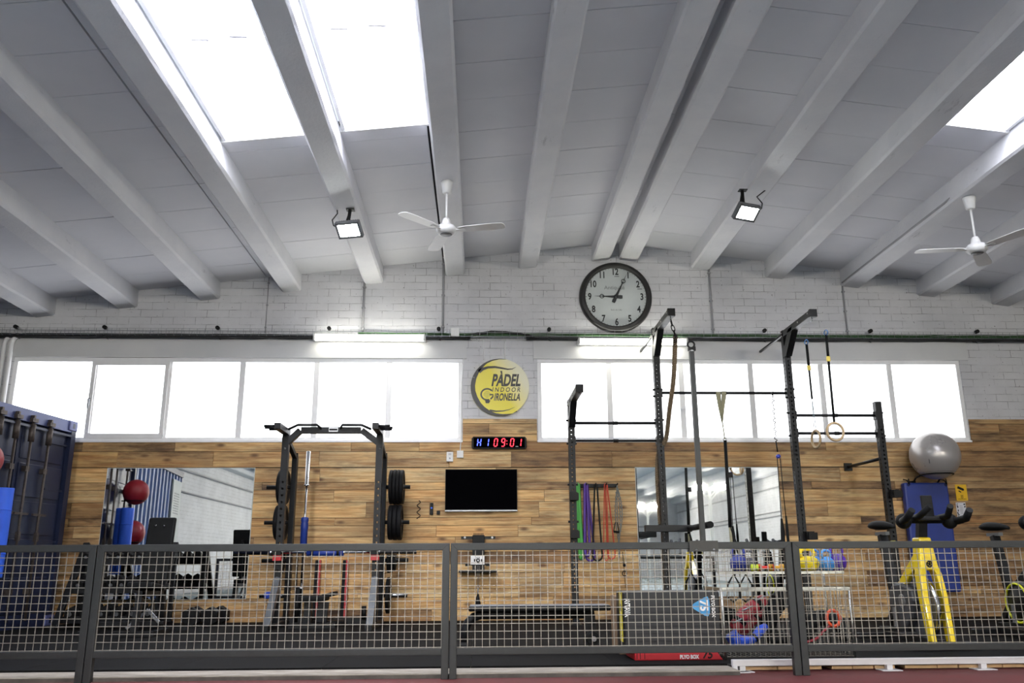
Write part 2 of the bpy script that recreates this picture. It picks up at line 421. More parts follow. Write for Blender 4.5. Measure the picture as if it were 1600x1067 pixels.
# ---- the ceiling: sloping slabs between concrete beams
BX = [-7.9, -6.82, -5.746, -4.68, -3.609, -2.532, -1.438, -.335, .656, 1.662, 2.042, 3.04, 4.064, 5.12, 6.18, 7.217, 8.28, 9.34, 10.4]
BH, BW = .235, .235
JY = [YF+.02 - .585*i for i in range(62)]       # cross joints between slabs
def sky_open(i, y):                             # the bays with roof lights
    if i in (5, 6): return (1.45 < y < 7.31) or (-8.0 < y < -2.0) or (-18 < y < -12)
    if i in (12,): return (1.3 < y < 7.13) or (-8.0 < y < -2.0) or (-18 < y < -12)
    return False
def slab(m, xa, xb, ya, yb, lift=0):
    m.hexa([(xa, ya, ceil_z(xa)+lift), (xb, ya, ceil_z(xb)+lift), (xb, yb, ceil_z(xb)+lift), (xa, yb, ceil_z(xa)+lift),
            (xa, ya, ceil_z(xa)+.05), (xb, ya, ceil_z(xb)+.05), (xb, yb, ceil_z(xb)+.05), (xa, yb, ceil_z(xa)+.05)])
m = MB(); edges = [WX0-.1]+BX+[WX1+.1]
CRACK = {5-1: -2.87, 2: -5.1, 6: -.50}
for i in range(len(edges)-1):
    xa, xb = edges[i], edges[i+1]; bay = i-1
    parts = [(xa, xb)]
    if bay == 4: parts = [(xa, -2.882), (-2.866, xb)]
    if bay == 2: parts = [(xa, -4.96), (-4.951, xb)]
    if bay == 6: parts = [(xa, -.515), (-.492, xb)]
    if xa < RX < xb: parts = [(xa, RX), (RX, xb)]
    for pa, pb in parts:
        for j in range(len(JY)-1):
            yb_, ya_ = JY[j]-.0035, JY[j+1]+.0035
            if ya_ < YB-.3: continue
            lift = random.uniform(-.002, .002)
            segs = [(ya_, yb_)]
            for lo, hi in (((1.45, 7.31), (-8, -2), (-18, -12)) if bay in (5, 6) else ((1.3, 7.13), (-8, -2), (-18, -12)) if bay == 12 else ()):
                ns = []
                for a, b in segs:
                    if b <= lo or a >= hi: ns.append((a, b)); continue
                    if a < lo: ns.append((a, lo))
                    if b > hi: ns.append((hi, b))
                segs = ns
            for a, b in segs: slab(m, pa, pb, a, b, lift)
struct(m, 'ceiling', CEIL, 'white sloping ceiling slabs between the roof beams')
# dark roof deck over the slabs, open over the roof lights
m = MB()
for i in range(len(edges)-1):
    xa, xb = edges[i], edges[i+1]; bay = i-1
    spans = [(YB-.3, YF+.3)]
    if bay in (5, 6): spans = [(YB-.3, -18), (-12, -8), (-2, 1.45), (7.31, YF+.3)]
    if bay == 12: spans = [(YB-.3, -18), (-12, -8), (-2, 1.3), (7.13, YF+.3)]
    for a, b in spans:
        pp = [(xa, RX), (RX, xb)] if xa < RX < xb else [(xa, xb)]
        for pa, pb in pp:
            m.hexa([(pa, a, ceil_z(pa)+.055), (pb, a, ceil_z(pb)+.055), (pb, b, ceil_z(pb)+.055), (pa, b, ceil_z(pa)+.055),
                    (pa, a, ceil_z(pa)+.12), (pb, a, ceil_z(pb)+.12), (pb, b, ceil_z(pb)+.12), (pa, b, ceil_z(pa)+.12)])
struct(m, 'ceiling_deck', plain('roof_deck_dark', (30, 30, 32), .9), 'dark roof deck above the ceiling slabs')
# concrete beams, a little rough along their lower edges
for i, bx in enumerate(BX):
    zc = ceil_z(bx); s = SL if bx < RX else SR
    if abs(bx-2.042) < .01: s = SR
    m = MB(); n = 140; h = BW/2
    vs = []
    for k in range(n+1):
        y = YB + (YF+.02-YB)*k/n
        j = [random.uniform(-.0035, .0035) for _ in range(4)]
        for (dx, dz, a, b) in ((-h, .03, 0, 0), (-h-.012, -BH+.02, j[0], 0), (-h+.01, -BH, 0, j[1]), (h-.01, -BH, 0, j[2]), (h+.012, -BH+.02, j[3], 0), (h, .03, 0, 0)):
            vs.append((bx+dx+a, y, zc + s*dx + dz + b))
    fs = [(k*6+q, k*6+(q+1) % 6, (k+1)*6+(q+1) % 6, (k+1)*6+q) for k in range(n) for q in range(6)]
    fs += [tuple(range(6))[::-1], tuple(n*6+q for q in range(6))]
    m.add(vs, fs)
    struct(m, 'trim_%d' % (10+i), BEAM, 'white painted concrete roof beam running from the gym wall along the hall')

# roof lights: white kerbs with corrugated translucent sheet
def rooflight(n, xa, xb, ya, yb, label):
    r = thing('window_%d' % n, label, 'roof light', (xa, ya, ceil_z(xa))); r['kind'] = 'structure'
    m = MB(); zt = lambda x: ceil_z(x)+.26
    for x0, x1 in ((xa+.02, xa+.05), (xb-.05, xb-.02)):
        m.hexa([(x0, ya, ceil_z(x0)), (x1, ya, ceil_z(x1)), (x1, yb, ceil_z(x1)), (x0, yb, ceil_z(x0)), (x0, ya, zt(x0)), (x1, ya, zt(x1)), (x1, yb, zt(x1)), (x0, yb, zt(x0))])
    for y0_, y1_ in ((ya-.005, ya+.03), (yb-.03, yb+.005)):
        m.hexa([(xa, y0_, ceil_z(xa)-.01), (xb, y0_, ceil_z(xb)-.01), (xb, y1_, ceil_z(xb)-.01), (xa, y1_, ceil_z(xa)-.01), (xa, y0_, zt(xa)), (xb, y0_, zt(xb)), (xb, y1_, zt(xb)), (xa, y1_, zt(xa))])
    m.build('kerb', LINTEL, r)
    m = MB(); N = int((yb-ya)/.03); vs = []
    for k in range(N+1):
        y = ya+(yb-ya)*k/N; dz = .018*math.sin(2*PI*y/.18)
        for x in (xa, xb): vs.append((x, y, zt(x)+.01+dz))
    m.add(vs, [(2*k, 2*k+1, 2*k+3, 2*k+2) for k in range(N)], True)
    m.build('corrugated_sheet', SKYM, r)
    m = MB()
    for k in range(int((yb-ya)/1.35)):
        y = ya+.55+k*1.35
        for x in ((xa*.8+xb*.2), (xa*.45+xb*.55)):
            m.box(x-.07, x+.07, y-.012, y+.012, zt(x)-.04, zt(x)-.015)
    m.each('clip', PIPE, r)
n = 3
for (i, ya, yb, w_) in ((5, 1.45, 7.31, 'left'), (6, 1.45, 7.31, 'middle'), (12, 1.3, 7.13, 'right')):
    rooflight(n, BX[i]+BW/2, BX[i+1]-BW/2, ya, yb, w_+'most bright roof light of corrugated translucent sheet between two beams' if w_ != 'middle' else 'bright roof light between the left ceiling fan beam and the lamp beam'); n += 1
for (i, a, b) in ((5, -8, -2), (6, -8, -2), (12, -8, -2), (5, -18, -12), (6, -18, -12), (12, -18, -12)):
    rooflight(n, BX[i]+BW/2, BX[i+1]-BW/2, a, b, 'bright corrugated roof light over the courts behind the gym'); n += 1

# ---- wooden cladding
def cladding():
    rows_px = [654, 661.5, 678, 689, 705.2, 729.8, 753, 765, 783.8, 808.3, 820.5, 838.4, 862, 880.7, 894.6, 919.6, 933, 952, 971.5]
    zs = [PZ(750, p, YF) for p in rows_px]; zs[-1] = 0.0; zs[3] = WZ0
    m = MB(); cols = []
    def row(x0, x1, zt, zb, dark=0):
        x = x0
        first = True
        while x < x1-.01:
            L = random.uniform(.7, 2.6) if not first else random.uniform(.3, 2.0); first = False
            xe = min(x+L, x1)
            if x1-xe < .25: xe = x1
            d = random.uniform(0, .004)
            m.box(x+.002, xe-.002, YF+d, YF+.016, zb+.0026, zt-.0026)
            r = random.random()**2.1
            if x > 4.9: r = min(1, r*.25+.76)
            elif x > 3.2: r = min(1, r*.6+.38)
            if x < -4.4 and zt < 1.87: r = min(1, r*.5+.55)
            cols.append((r, random.random(), random.random(), 1)); x = xe
    for k in range(len(zs)-1):
        zt, zb = zs[k], zs[k+1]
        if zb > WZ0-.01: row(W1[1]+.008, W2[0]-.012, zt, zb); row(W2[1]+.01, WX1, zt, zb)
        else:
            g = .006 if k == 5 else 0
            row(WX0, WX1, zt-g, zb)
    o = m.build('trim_7', WOOD, None, 'reclaimed pine boards cladding the lower gym wall', 0, 'structure')
    ca = o.data.color_attributes.new('board', 'FLOAT_COLOR', 'CORNER')
    buf = []
    for c in cols: buf += list(c)*24
    ca.data.foreach_set('color', buf)
    return o
cladding()
m = MB(); m.box(WX0, WX1, YF+.0165, YF+.0195, 0, WZ0-.002); m.box(W1[1]+.01, W2[0]-.014, YF+.0165, YF+.0195, WZ0-.002, PZ(750, 654, YF)); m.box(W2[1]+.012, WX1, YF+.0165, YF+.0195, WZ0-.002, PZ(750, 654, YF))
struct(m, 'trim_8', plain('dark_board_backing', (30, 24, 20), .9), 'dark battens behind the boards')

# ---- windows
def window_strip(n, x0, x1, bars, label, sash=None):
    r = thing('window_%d' % n, label, 'window', ((x0+x1)/2, YF+.05, WZ0)); r['kind'] = 'structure'
    m = MB(); ya, yb = YF+.025, YF+.085; t = .055
    m.box(x0, x1, ya, yb, WZ1-t, WZ1); m.box(x0, x1, ya, yb, WZ0, WZ0+t); m.box(x0, x0+t, ya, yb, WZ0+t, WZ1-t); m.box(x1-t, x1, ya, yb, WZ0+t, WZ1-t)
    for b in bars: m.box(b-.036, b+.036, ya+.004, yb, WZ0+t, WZ1-t)
    m.build('frame', UPVC, r, bevel=.004)
    s = box(x0-.01, x1+.01, YF-.012, ya, WZ0-.012, WZ0+.014); s.build('sill', UPVC, r, bevel=.003)
    ed = [x0+t/2]+bars+[x1-t/2]
    for a, b in zip(ed[:-1], ed[1:]):
        m = box(a, b, YF+.05, YF+.056, WZ0+.03, WZ1-.03); p = m.build('pane', WINGLOW, r)
    if sash:
        a, b = sash; m = MB(); q = .05
        y2, y3 = ya-.018, ya+.006
        m.box(a, b, y2, y3, WZ1-t-q, WZ1-t+.012); m.box(a, b, y2, y3, WZ0+t-.012, WZ0+t+q); m.box(a, a+q, y2, y3, WZ0+t+q, WZ1-t-q); m.box(b-q, b, y2, y3, WZ0+t+q, WZ1-t-q)
        sa = m.build('sash', UPVC, r, bevel=.003)
        m = MB(); zc = (WZ0+WZ1)/2-.05
        m.box(a+.012, a+.034, y2-.012, y2, zc-.04, zc+.06); m.box(a+.016, a+.030, y2-.035, y2-.012, zc+.03, zc+.045); m.box(a+.014, a+.032, y2-.045, y2-.033, zc-.08, zc+.045)
        m.build('handle', CHROME, sa)
        m = MB(); m.tube([(b+.006, y2-.004, WZ0+.06), (b+.006, y2-.004, WZ0+.15)], .009, 8); m.tube([(b+.006, y2-.004, WZ1-.15), (b+.006, y2-.004, WZ1-.06)], .009, 8)
        m.each('hinge', UPVC, sa)
b1 = [PX(148.5, 562, YF), PX(265, 562, YF), PX(379.5, 562, YF), PX(495, 565, YF), PX(608.5, 565, YF)]
b2 = [PX(951.5, 566, YF), PX(1064, 566, YF), PX(1172.5, 567, YF), PX(1282.5, 567, YF), PX(1389.5, 567, YF)]
window_strip(1, W1[0], W1[1], b1, 'left strip window of six white framed panes full of daylight', (b1[0]-.03, b1[1]+.0))
window_strip(2, W2[0], W2[1], b2, 'right strip window of six white framed panes behind the rig')

# ---- conduits and cables on the gym wall
def conduit(name, px, ya, yb, label, r=.012, mat=PIPE, clips=True):
    x = PX(px, (ya+yb)/2, YF); zt, zb = PZ(px, ya, YF), PZ(px, yb, YF); yw = YF+.02-r-.004
    t = thing(name, label, 'conduit', (x, yw, zb))
    MB().tube([(x, yw, zb), (x, yw, zt)], r, 8).build('pipe', mat, t)
    if clips:
        m = MB()
        for z in (zb+.08, (zb+zt)/2, zt-.08): m.box(x-r-.008, x+r+.008, yw-r-.003, YF+.02, z-.008, z+.008)
        m.each('clip', mat, t)
conduit('wall_conduit', 568, 440, 522, 'thin grey conduit rising behind the left floodlight beam to the tray', .016)
conduit('wall_conduit', 692.5, 404, 520, 'thin grey conduit on white bricks just left of the fan beam', .016)
conduit('wall_conduit', 1111, 418, 523, 'thin grey conduit on white bricks right of the clock', .014)
conduit('wall_conduit', 1321, 447, 526, 'thin grey conduit on white bricks above the right window', .012)
conduit('wall_conduit', 417, 433, 520, 'faint narrow conduit on the bricks above the left window', .006)
conduit('wall_conduit', 724, 530, 555, 'white cable duct above the left edge of the round sign', .009, UPVC, False)
m = MB(); xw = PX(720.5, 600, YF)
# the white cable that comes down beside the window to the junction box
t = thing('white_cable_drop', 'thin white cable running down the window edge to the small box', 'cable', (xw, YF, PZ(719, 704, YF)))
m = MB().tube([(PX(725, 555, YF), YF+.012, PZ(725, 555, YF)), (PX(721, 600, YF), YF+.005, PZ(720, 600, YF)), (PX(720, 690, YF), YF-.006, PZ(719, 690, YF)), (PX(719, 705, YF), YF-.008, PZ(719, 705, YF))], .006, 6).build('cable', UPVC, t)
for px, lab in ((756, 'thin wall cable dropping behind the round yellow sign'), (789, 'white cable duct dropping to the top of the round sign')):
    conduit('wall_cable', px, 530, 562, lab, .008, UPVC, False)

def tray():
    z0, z1 = PZ(750, 527, 10.95), PZ(750, 517, 10.95); ya, yb = YF-.10, YF+.012
    t = thing('cable_tray', 'long wire basket cable tray fixed across the white brick wall', 'cable tray', (0, YF-.04, z0))
    xa, xb = WX0+.05, WX1-.05; m = MB(); r = .0035
    for (y, z) in ((ya, z1), (ya, (z0+z1)/2+.01), (ya, z0), (ya+.04, z0), (ya+.075, z0), (yb-.01, z0), (yb-.01, z1), (yb-.01, (z0+z1)/2)):
        m.bar((xa, y, z), (xb, y, z), r, r)
    x = xa
    while x < xb:
        m.bar((x, ya, z1), (x, ya, z0), r, r); m.bar((x, ya, z0), (x, yb, z0), r, r); m.bar((x, yb-.01, z0), (x, yb-.01, z1), r, r); x += .1
    m.build('wire_basket', STEEL, t)
    for px in (30, 168, 343, 516, 686, 857, 1018, 1191, 1355, 1520):
        x = PX(px, 520, YF); m = MB().box(x-.015, x+.015, ya-.008, YF+.02, z0-.02, z0-.006)
        m.tube([(x, ya-.02, z1+.012), (x, ya+.03, z1+.012)], .026, 10); m.bar((x-.02, YF-.02, z0-.012), (x+.03, YF-.02, z0-.04), .006, .006)
        m.each('bracket', BLACK, t)
    def run(name, lab, offs, rad, mat, x0, x1, zf, cat='cable'):
        mm = MB()
        for q, (dy, dz) in enumerate(offs):
            pts = []; N = int((x1-x0)/.25)+2
            for k in range(N+1):
                x = x0+(x1-x0)*k/N
                pts.append((x, ya+.03+dy+random.uniform(-.004, .004), z0+dz+zf(x)+random.uniform(-.005, .005)))
            mm.tube(pts, rad, 6)
        o = mm.build(name, mat); tag(o, lab, cat); o['kind'] = 'stuff'
    flat = lambda x: 0
    run('black_cables', 'bundle of black cables hanging under the wire tray across the left half', [(0, -.012), (.025, -.020), (.045, -.010), (.01, .012), (.035, .02), (.02, -.004)], .013, CABLE, xa, PX(735, 520, YF), flat)
    run('black_cables', 'bundle of black cables under the wire tray across the right half', [(0, -.012), (.025, -.018), (.045, -.010), (.035, -.002)], .013, CABLE, PX(822, 520, YF), xb, flat)
    x0, x1 = PX(722, 520, YF), PX(835, 520, YF)
    run('black_cables', 'bundle of black cables arching up out of the tray above the round sign', [(0, .0), (.02, -.006), (.04, .004)], .016, CABLE, x0, x1, lambda x: .05+.075*math.sin(PI*min(1, max(0, (x-x0)/(x1-x0))))-.05)
    run('green_cables', 'thin green cables lying in the wire tray all along the wall', [(-.005, .02), (.02, .03), (.03, .045), (.01, .05), (.05, .035)], .0065, GREENC, PX(560, 520, YF), xb, flat)
    run('green_cables', 'two thin green cables in the wire tray above the left window', [(.02, .02), (.04, .028)], .005, GREENC, xa, PX(560, 520, YF), flat)
tray()
t = thing('junction_box', 'pale square junction box over the cable tray left of the black cable arch', 'junction box', tuple(P(711, 525, YF-.11)))
c = P(711, 519, YF-.125); MB().box(c.x-.055, c.x+.055, YF-.15, YF-.104, c.z-.055, c.z+.055).build('box_body', WHITE, t, bevel=.004)
MB().box(c.x-.05, c.x+.05, YF-.153, YF-.15, c.z-.05, c.z+.05).build('lid', WHITE, t)
# two white pipes at the far left
for i, (px, lab) in enumerate(((6, 'white downpipe bending out of the tray at the left picture edge'), (17, 'white downpipe nearest the left window frame'))):
    x = PX(px, 560, YF); zt = PZ(10, 524, YF)
    t = thing('white_pipe', lab, 'pipe', (x, YF-.03, 0))
    MB().tube([(x, YF-.03, 0), (x, YF-.03, zt-.12), (x+.02, YF-.03, zt-.05), (x+.07, YF-.03, zt-.005), (x+.12, YF-.03, zt)], .028, 12).build('pipe', UPVC, t)

# ---- fluorescent battens under the tray
def batten(px0, px1, py0, py1, lab):
    a, b = PX(px0, py0, 10.86), PX(px1, py0, 10.86); zt, zb = PZ(700, py0, 10.86), PZ(700, py1, 10.86); zc = (zt+zb)/2
    t = thing('strip_light', lab, 'light', ((a+b)/2, 10.92, zb))
    MB().box(a, b, 10.90, YF-.0, zc-.03, zc+.04).build('housing', WHITE, t, bevel=.006)
    MB().tube([(a+.012, 10.87, zc), (b-.012, 10.87, zc)], [.042, .042], 14).build('diffuser', glow('lit_tube_cover', (255, 253, 240), TUBE), t)
    m = MB()
    for x in (a, b-.03): m.box(x, x+.03, 10.822, 10.905, zc-.045, zc+.045)
    m.each('end_cap', WHITE, t, bevel=.01)
batten(490, 665, 522.5, 533, 'lit white strip light on the tray above the left window')
batten(903, 1074, 527, 537.5, 'lit white strip light under the clock behind the rig arm')

# ---- floodlights on the beams
def floodlight(px, py, Y, bx, lab, yaw, side):
    c = P(px, py, Y); zb = ceil_z(bx)-BH
    t = thing('floodlight', lab, 'lamp', (c.x, c.y, c.z))
    n = Vector((math.sin(yaw)*.62, -.62*math.cos(yaw), -.78)).normalized(); u = Vector((math.cos(yaw), math.sin(yaw), 0)); v = n.cross(u).normalized()
    m = MB().obox(c, u*.135, v*.095, n*.022)
    for k in range(-4, 5): m.obox(c-n*.035+u*k*.026, u*.003, v*.085, n*.018)
    m.build('housing', CAST, t, bevel=.006)
    m = MB()
    for a, b, q in ((u*.135, v*.012, v*.083), (u*.135, v*.012, -v*.083), (u*.012, v*.071, u*.123), (u*.012, v*.071, -u*.123)): m.obox(c+n*.026+q, a, b, n*.006)
    m.build('bezel', CAST, t)
    MB().obox(c+n*.024, u*.112, v*.072, n*.003).build('lens', glow('floodlight_lens', (250, 255, 250), FLOOD), t)
    m = MB(); top = Vector((c.x-.01, c.y+.05, zb))
    m.bar(top, Vector((c.x-.02, c.y+.02, c.z+.08)), .035, .012); m.bar(top, Vector((c.x-.06, c.y+.03, c.z+.05)), .02, .01)
    m.box(c.x-.05, c.x+.04, top.y-.04, top.y+.03, zb-.008, zb)
    m.build('bracket', BLACK, t)
    s = side; MB().tube([c-n*.03+u*.12*s, c+Vector((.17*s, 0, .04)), c+Vector((.19*s, .02, .11)), c+Vector((.14*s, .03, .19)), Vector((bx+.1*s, c.y+.04, zb+.03))], .007, 8).build('supply_cable', CABLE, t)
floodlight(546, 358, 8.5, -1.438, 'lit floodlight hanging under the beam left of the ceiling fan', -.25, -1)
floodlight(1166, 331, 8.4, 3.04, 'lit floodlight under the beam right of the clock', .35, 1)

# ---- ceiling fans
def fan(px, py, Y, hubpy, angs, lab, bx):
    zt = ceil_z(bx)-BH; top = P(px, py, Y); x = bx-.01
    hub = P(px, hubpy, Y); z = hub.z
    t = thing('ceiling_fan', lab, 'fan', (x, Y, z))
    MB().lathe([(.035, -.13), (.045, -.12), (.062, -.02), (.066, 0)], (x, Y, zt), (0, 0, 1), 24).build('canopy', PVC, t)
    MB().tube([(x, Y, zt-.1), (x, Y, z+.06)], .011, 12).build('rod', PVC, t)
    MB().lathe([(.03, .13), (.04, .11), (.052, .05), (.06, .045)][::-1], (x, Y, z), (0, 0, 1), 24).build('yoke_cover', PVC, t)
    mo = MB().lathe([(.0001, -.045), (.06, -.045), (.085, -.035), (.105, -.01), (.105, .02), (.085, .045), (.05, .055), (.0001, .056)], (x, Y, z), (0, 0, 1), 32).build('motor', PVC, t)
    MB().lathe([(.0001, -.048), (.058, -.048), (.062, -.044)], (x, Y, z), (0, 0, 1), 24).build('bottom_cap', CAST, mo)
    for a in angs:
        a = math.radians(a); d = Vector((math.cos(a), math.sin(a), 0)); s = Vector((-math.sin(a), math.cos(a), 0))
        s2 = (s + Vector((0, 0, -.07))).normalized(); up = d.cross(s2).normalized(); o = Vector((x, Y, z))
        pts = [(.13, -.05), (.2, -.064), (.5, -.074), (.585, -.064), (.605, -.04), (.61, 0), (.605, .04), (.585, .064), (.5, .074), (.2, .064), (.13, .05)]
        b = MB().prism(pts, o-up*.003, d, s2, up*.005).build('blade', PVC, t)
        m = MB().bar(o+d*.08+Vector((0, 0, -.004)), o+d*.2-up*.006, .04, .006); m.build('blade_iron', PVC, b)
fan(697, 285, 8.1, 360, (-14, 106, 226), 'white three-bladed ceiling fan right of the left floodlight', BX[7])
fan(1507, 312, 8.05, 389, (172, 292, 52), 'white three-bladed ceiling fan at the right picture edge', BX[13])
m = MB(); bx = BX[13]-BW/2-.02; zz = ceil_z(bx)-BH+.03
o = m.tube([(bx, 10.95, zz), (bx, 8.3, zz), (bx+.02, 8.2, zz+.02), (bx+.05, 8.12, zz-.02)], .012, 8).build('ceiling_conduit', PIPE); tag(o, 'grey conduit along the beam leading to the right fan', 'conduit')

# ---- court lamp posts; right pair seen in mirror, left pair added to light wall
def court_post(x, y, lab):
    t = thing('court_lamp_post', lab, 'lamp post', (x, y, COURT_Z), 'court lamp posts in the right mirror'); zt = 3.32
    MB().bar((x, y, COURT_Z), (x, y, zt), .10, .10).build('pole', WHITE, t)
    m = MB().bar((x-.6, y, zt+.02), (x+.6, y, zt+.02), .06, .06)
    for s in (-1, 1): m.bar((x, y, zt-.4), (x+.35*s, y, zt), .05, .05); m.bar((x, y, zt-.25), (x+.3*s, y-.3, zt), .03, .03)
    m.build('cross_arm', WHITE, t)
    for s in (-1, 1):
        c = Vector((x+.38*s, y+.03, zt+.16)); n = Vector((0, .6, -.8)); u = Vector((1, 0, 0)); v = n.cross(u)
        h = MB().obox(c, u*.22, v*.12, n*.03).build('lamp_head', CAST, t)
        MB().obox(c+n*.034, u*.2, v*.1, n*.004).build('lens', glow('court_lamp_lens', (255, 248, 232), COURT), h)
        MB().bar(c-Vector((0, 0, .03)), (c.x, c.y-.02, zt+.03), .03, .03).build('stem', WHITE, h)
court_post(8.62, -10.0, 'near white court lamp post with two lit heads, larger in the right mirror')
court_post(-1.4, -10.0, 'near added court lamp post, unseen behind the camera, front-lighting the gym wall')
court_post(-1.4, -21.0, 'far added court lamp post, unseen behind the camera, front-lighting the gym wall')
court_post(8.4, -21.0, 'far white court lamp post with two lit heads, smaller in the right mirror')

# ------------------------------------------------------------------ on the gym wall
YW = YF            # face of the boards
def mirror(x0, x1, z0, z1, lab):
    t = thing('wall_mirror', lab, 'mirror', ((x0+x1)/2, YW-.008, z0))
    box(x0, x1, YW-.014, YW-.0005, z0, z1).build('backing', plain('mirror_edge_white', (214, 220, 216), .3), t)
    box(x0+.006, x1-.006, YW-.0165, YW-.0138, z0+.006, z1-.006).build('glass', MIRROR, t)
mirror(-4.69, -2.845, .275, PZ(750, 729.8, YF)-.006, 'large wall mirror left of the power rack reflecting the blue container')
mirror(2.012, 3.885, .268, PZ(750, 729.8, YF)-.006, 'large wall mirror behind the rig reflecting white court lamp posts')

# television
a, b = PX(696, 733, 10.93), PX(808, 733, 10.93); zt, zb = PZ(750, 733, 10.93), PZ(750, 799, 10.93)
t = thing('television', 'black flat television with silver lower edge on the boards', 'television', ((a+b)/2, 10.95, zb))
box(a, b, 10.93, 10.97, zb, zt).build('casing', BLACK, t, bevel=.004)
box(a+.008, b-.008, 10.927, 10.9305, zb+.026, zt-.008).build('screen', plain('dark_screen', (6, 6, 8), .5, 0, .05, spec=.0), t)
box(a, b, 10.924, 10.9295, zb+.002, zb+.018).build('silver_strip', STEEL, t)
box((a+b)/2-.15, (a+b)/2+.15, 10.97, YW, (zt+zb)/2-.1, (zt+zb)/2+.1).build('wall_mount', BLACK, t)

# LED timer
def led_timer():
    c = P(780, 691.5, 10.94); wd, h = .355, .078
    t = thing('led_timer', 'black LED wall timer with blue and red digits above the television', 'timer', (c.x, c.y, c.z-h))
    pts = [(-wd, -h+.025), (-wd+.02, -h), (wd-.02, -h), (wd, -h+.025), (wd, h-.025), (wd-.02, h), (-wd+.02, h), (-wd, h-.025)]
    MB().prism(pts, (c.x, 10.94, c.z), (1, 0, 0), (0, 0, 1), (0, .05, 0)).build('casing', BLACK, t, bevel=.004)
    MB().box(c.x-wd+.025, c.x+wd-.025, 10.938, 10.9405, c.z-h+.012, c.z+h-.012).build('screen', plain('led_panel_black', (5, 5, 6), .6, spec=.0), t)
    SEG = {'a': ((0, 1), (1, 1)), 'b': ((1, 1), (1, .5)), 'c': ((1, .5), (1, 0)), 'd': ((0, 0), (1, 0)), 'e': ((0, .5), (0, 0)), 'f': ((0, 1), (0, .5)), 'g': ((0, .5), (1, .5))}
    DG = {'0': 'abcdef', '9': 'abcdfg', '1': 'bc', 'H': 'bcefg'}
    def digit(ch, px, m, w_=.040, hh=.098):
        x0 = PX(px, 691, 10.938)-w_/2; z0 = c.z-hh/2+.002
        for s_ in DG[ch]:
            (ax, az), (bx, bz) = SEG[s_]
            A = Vector((x0+ax*w_+az*.012, 10.9375, z0+az*hh)); B = Vector((x0+bx*w_+bz*.012, 10.9375, z0+bz*hh))
            d = (B-A).normalized()*.006; m.bar(A+d, B-d, .011, .003, (0, 1, 0))
    mb = MB(); digit('H', 748, mb); digit('1', 760, mb); mb.build('blue_digits', glow('led_blue', (70, 90, 255), 2.6), t, 'glowing blue digits')
    mr = MB(); digit('0', 774, mr); digit('9', 785.5, mr); digit('0', 799.5, mr); digit('1', 811, mr)
    for dz in (-.018, .022): mr.box(PX(792, 691, 10.938)-.004, PX(792, 691, 10.938)+.005, 10.936, 10.939, c.z+dz-.004, c.z+dz+.005)
    mr.build('red_digits', glow('led_red', (255, 40, 60), 2.6), t, 'glowing red digits')
    MB().box(c.x+.21, c.x+.245, 10.9365, 10.9385, c.z-.052, c.z-.047).build('model_mark', WHITE, t)
led_timer()

# small things beside the television
def wallbox(name, px, py, w_, h_, d, mat, lab, cat, extra=None):
    c = P(px, py, YW); t = thing(name, lab, cat, (c.x, YW, c.z-h_/2))
    o = MB().box(c.x-w_/2, c.x+w_/2, YW-d, YW, c.z-h_/2, c.z+h_/2).build('body', mat, t, bevel=.005)
    if extra: extra(c, t)
def ex1(c, t):
    MB().tube([(c.x, YW-.042, c.z-.02), (c.x, YW-.035, c.z-.02)], .012, 12).build('push_button', STEEL, t)
    m = MB()
    for k in range(3): m.box(c.x-.018, c.x+.02, YW-.0365, YW-.035, c.z+.022+k*.009, c.z+.026+k*.009)
    m.build('grille', PIPE, t)
wallbox('doorbell_chime', 703, 714, .085, .125, .035, WHITE, 'white rounded chime box on the boards above the television', 'chime box', ex1)
wallbox('socket_box', 719, 710, .085, .095, .03, WHITE, 'square white box under the thin white cable', 'junction box', lambda c, t: MB().box(c.x-.036, c.x+.036, YW-.034, YW-.03, c.z-.04, c.z+.04).build('lid', WHITE, t))
wallbox('remote_control', 674.5, 795, .042, .15, .025, BLACK, 'dark remote control with blue button left of the television', 'remote control', lambda c, t: MB().tube([(c.x, YW-.029, c.z+.01), (c.x, YW-.025, c.z+.01)], .012, 12).build('blue_button', FOAM, t, 'blue round button'))
wallbox('small_black_holder', 685, 801, .042, .05, .03, BLACK, 'tiny black square holder right of the remote control', 'holder')
m = MB(); c = P(655.5, 797, YW)
m.tube([(c.x-.01+.022*math.sin(k*.9), YW-.015, c.z+.12-k*.012) for k in range(20)], .005, 6)
tag(m.build('coiled_cord', BLACK), 'short dark curly cord pinned to the boards left of the remote', 'cord')

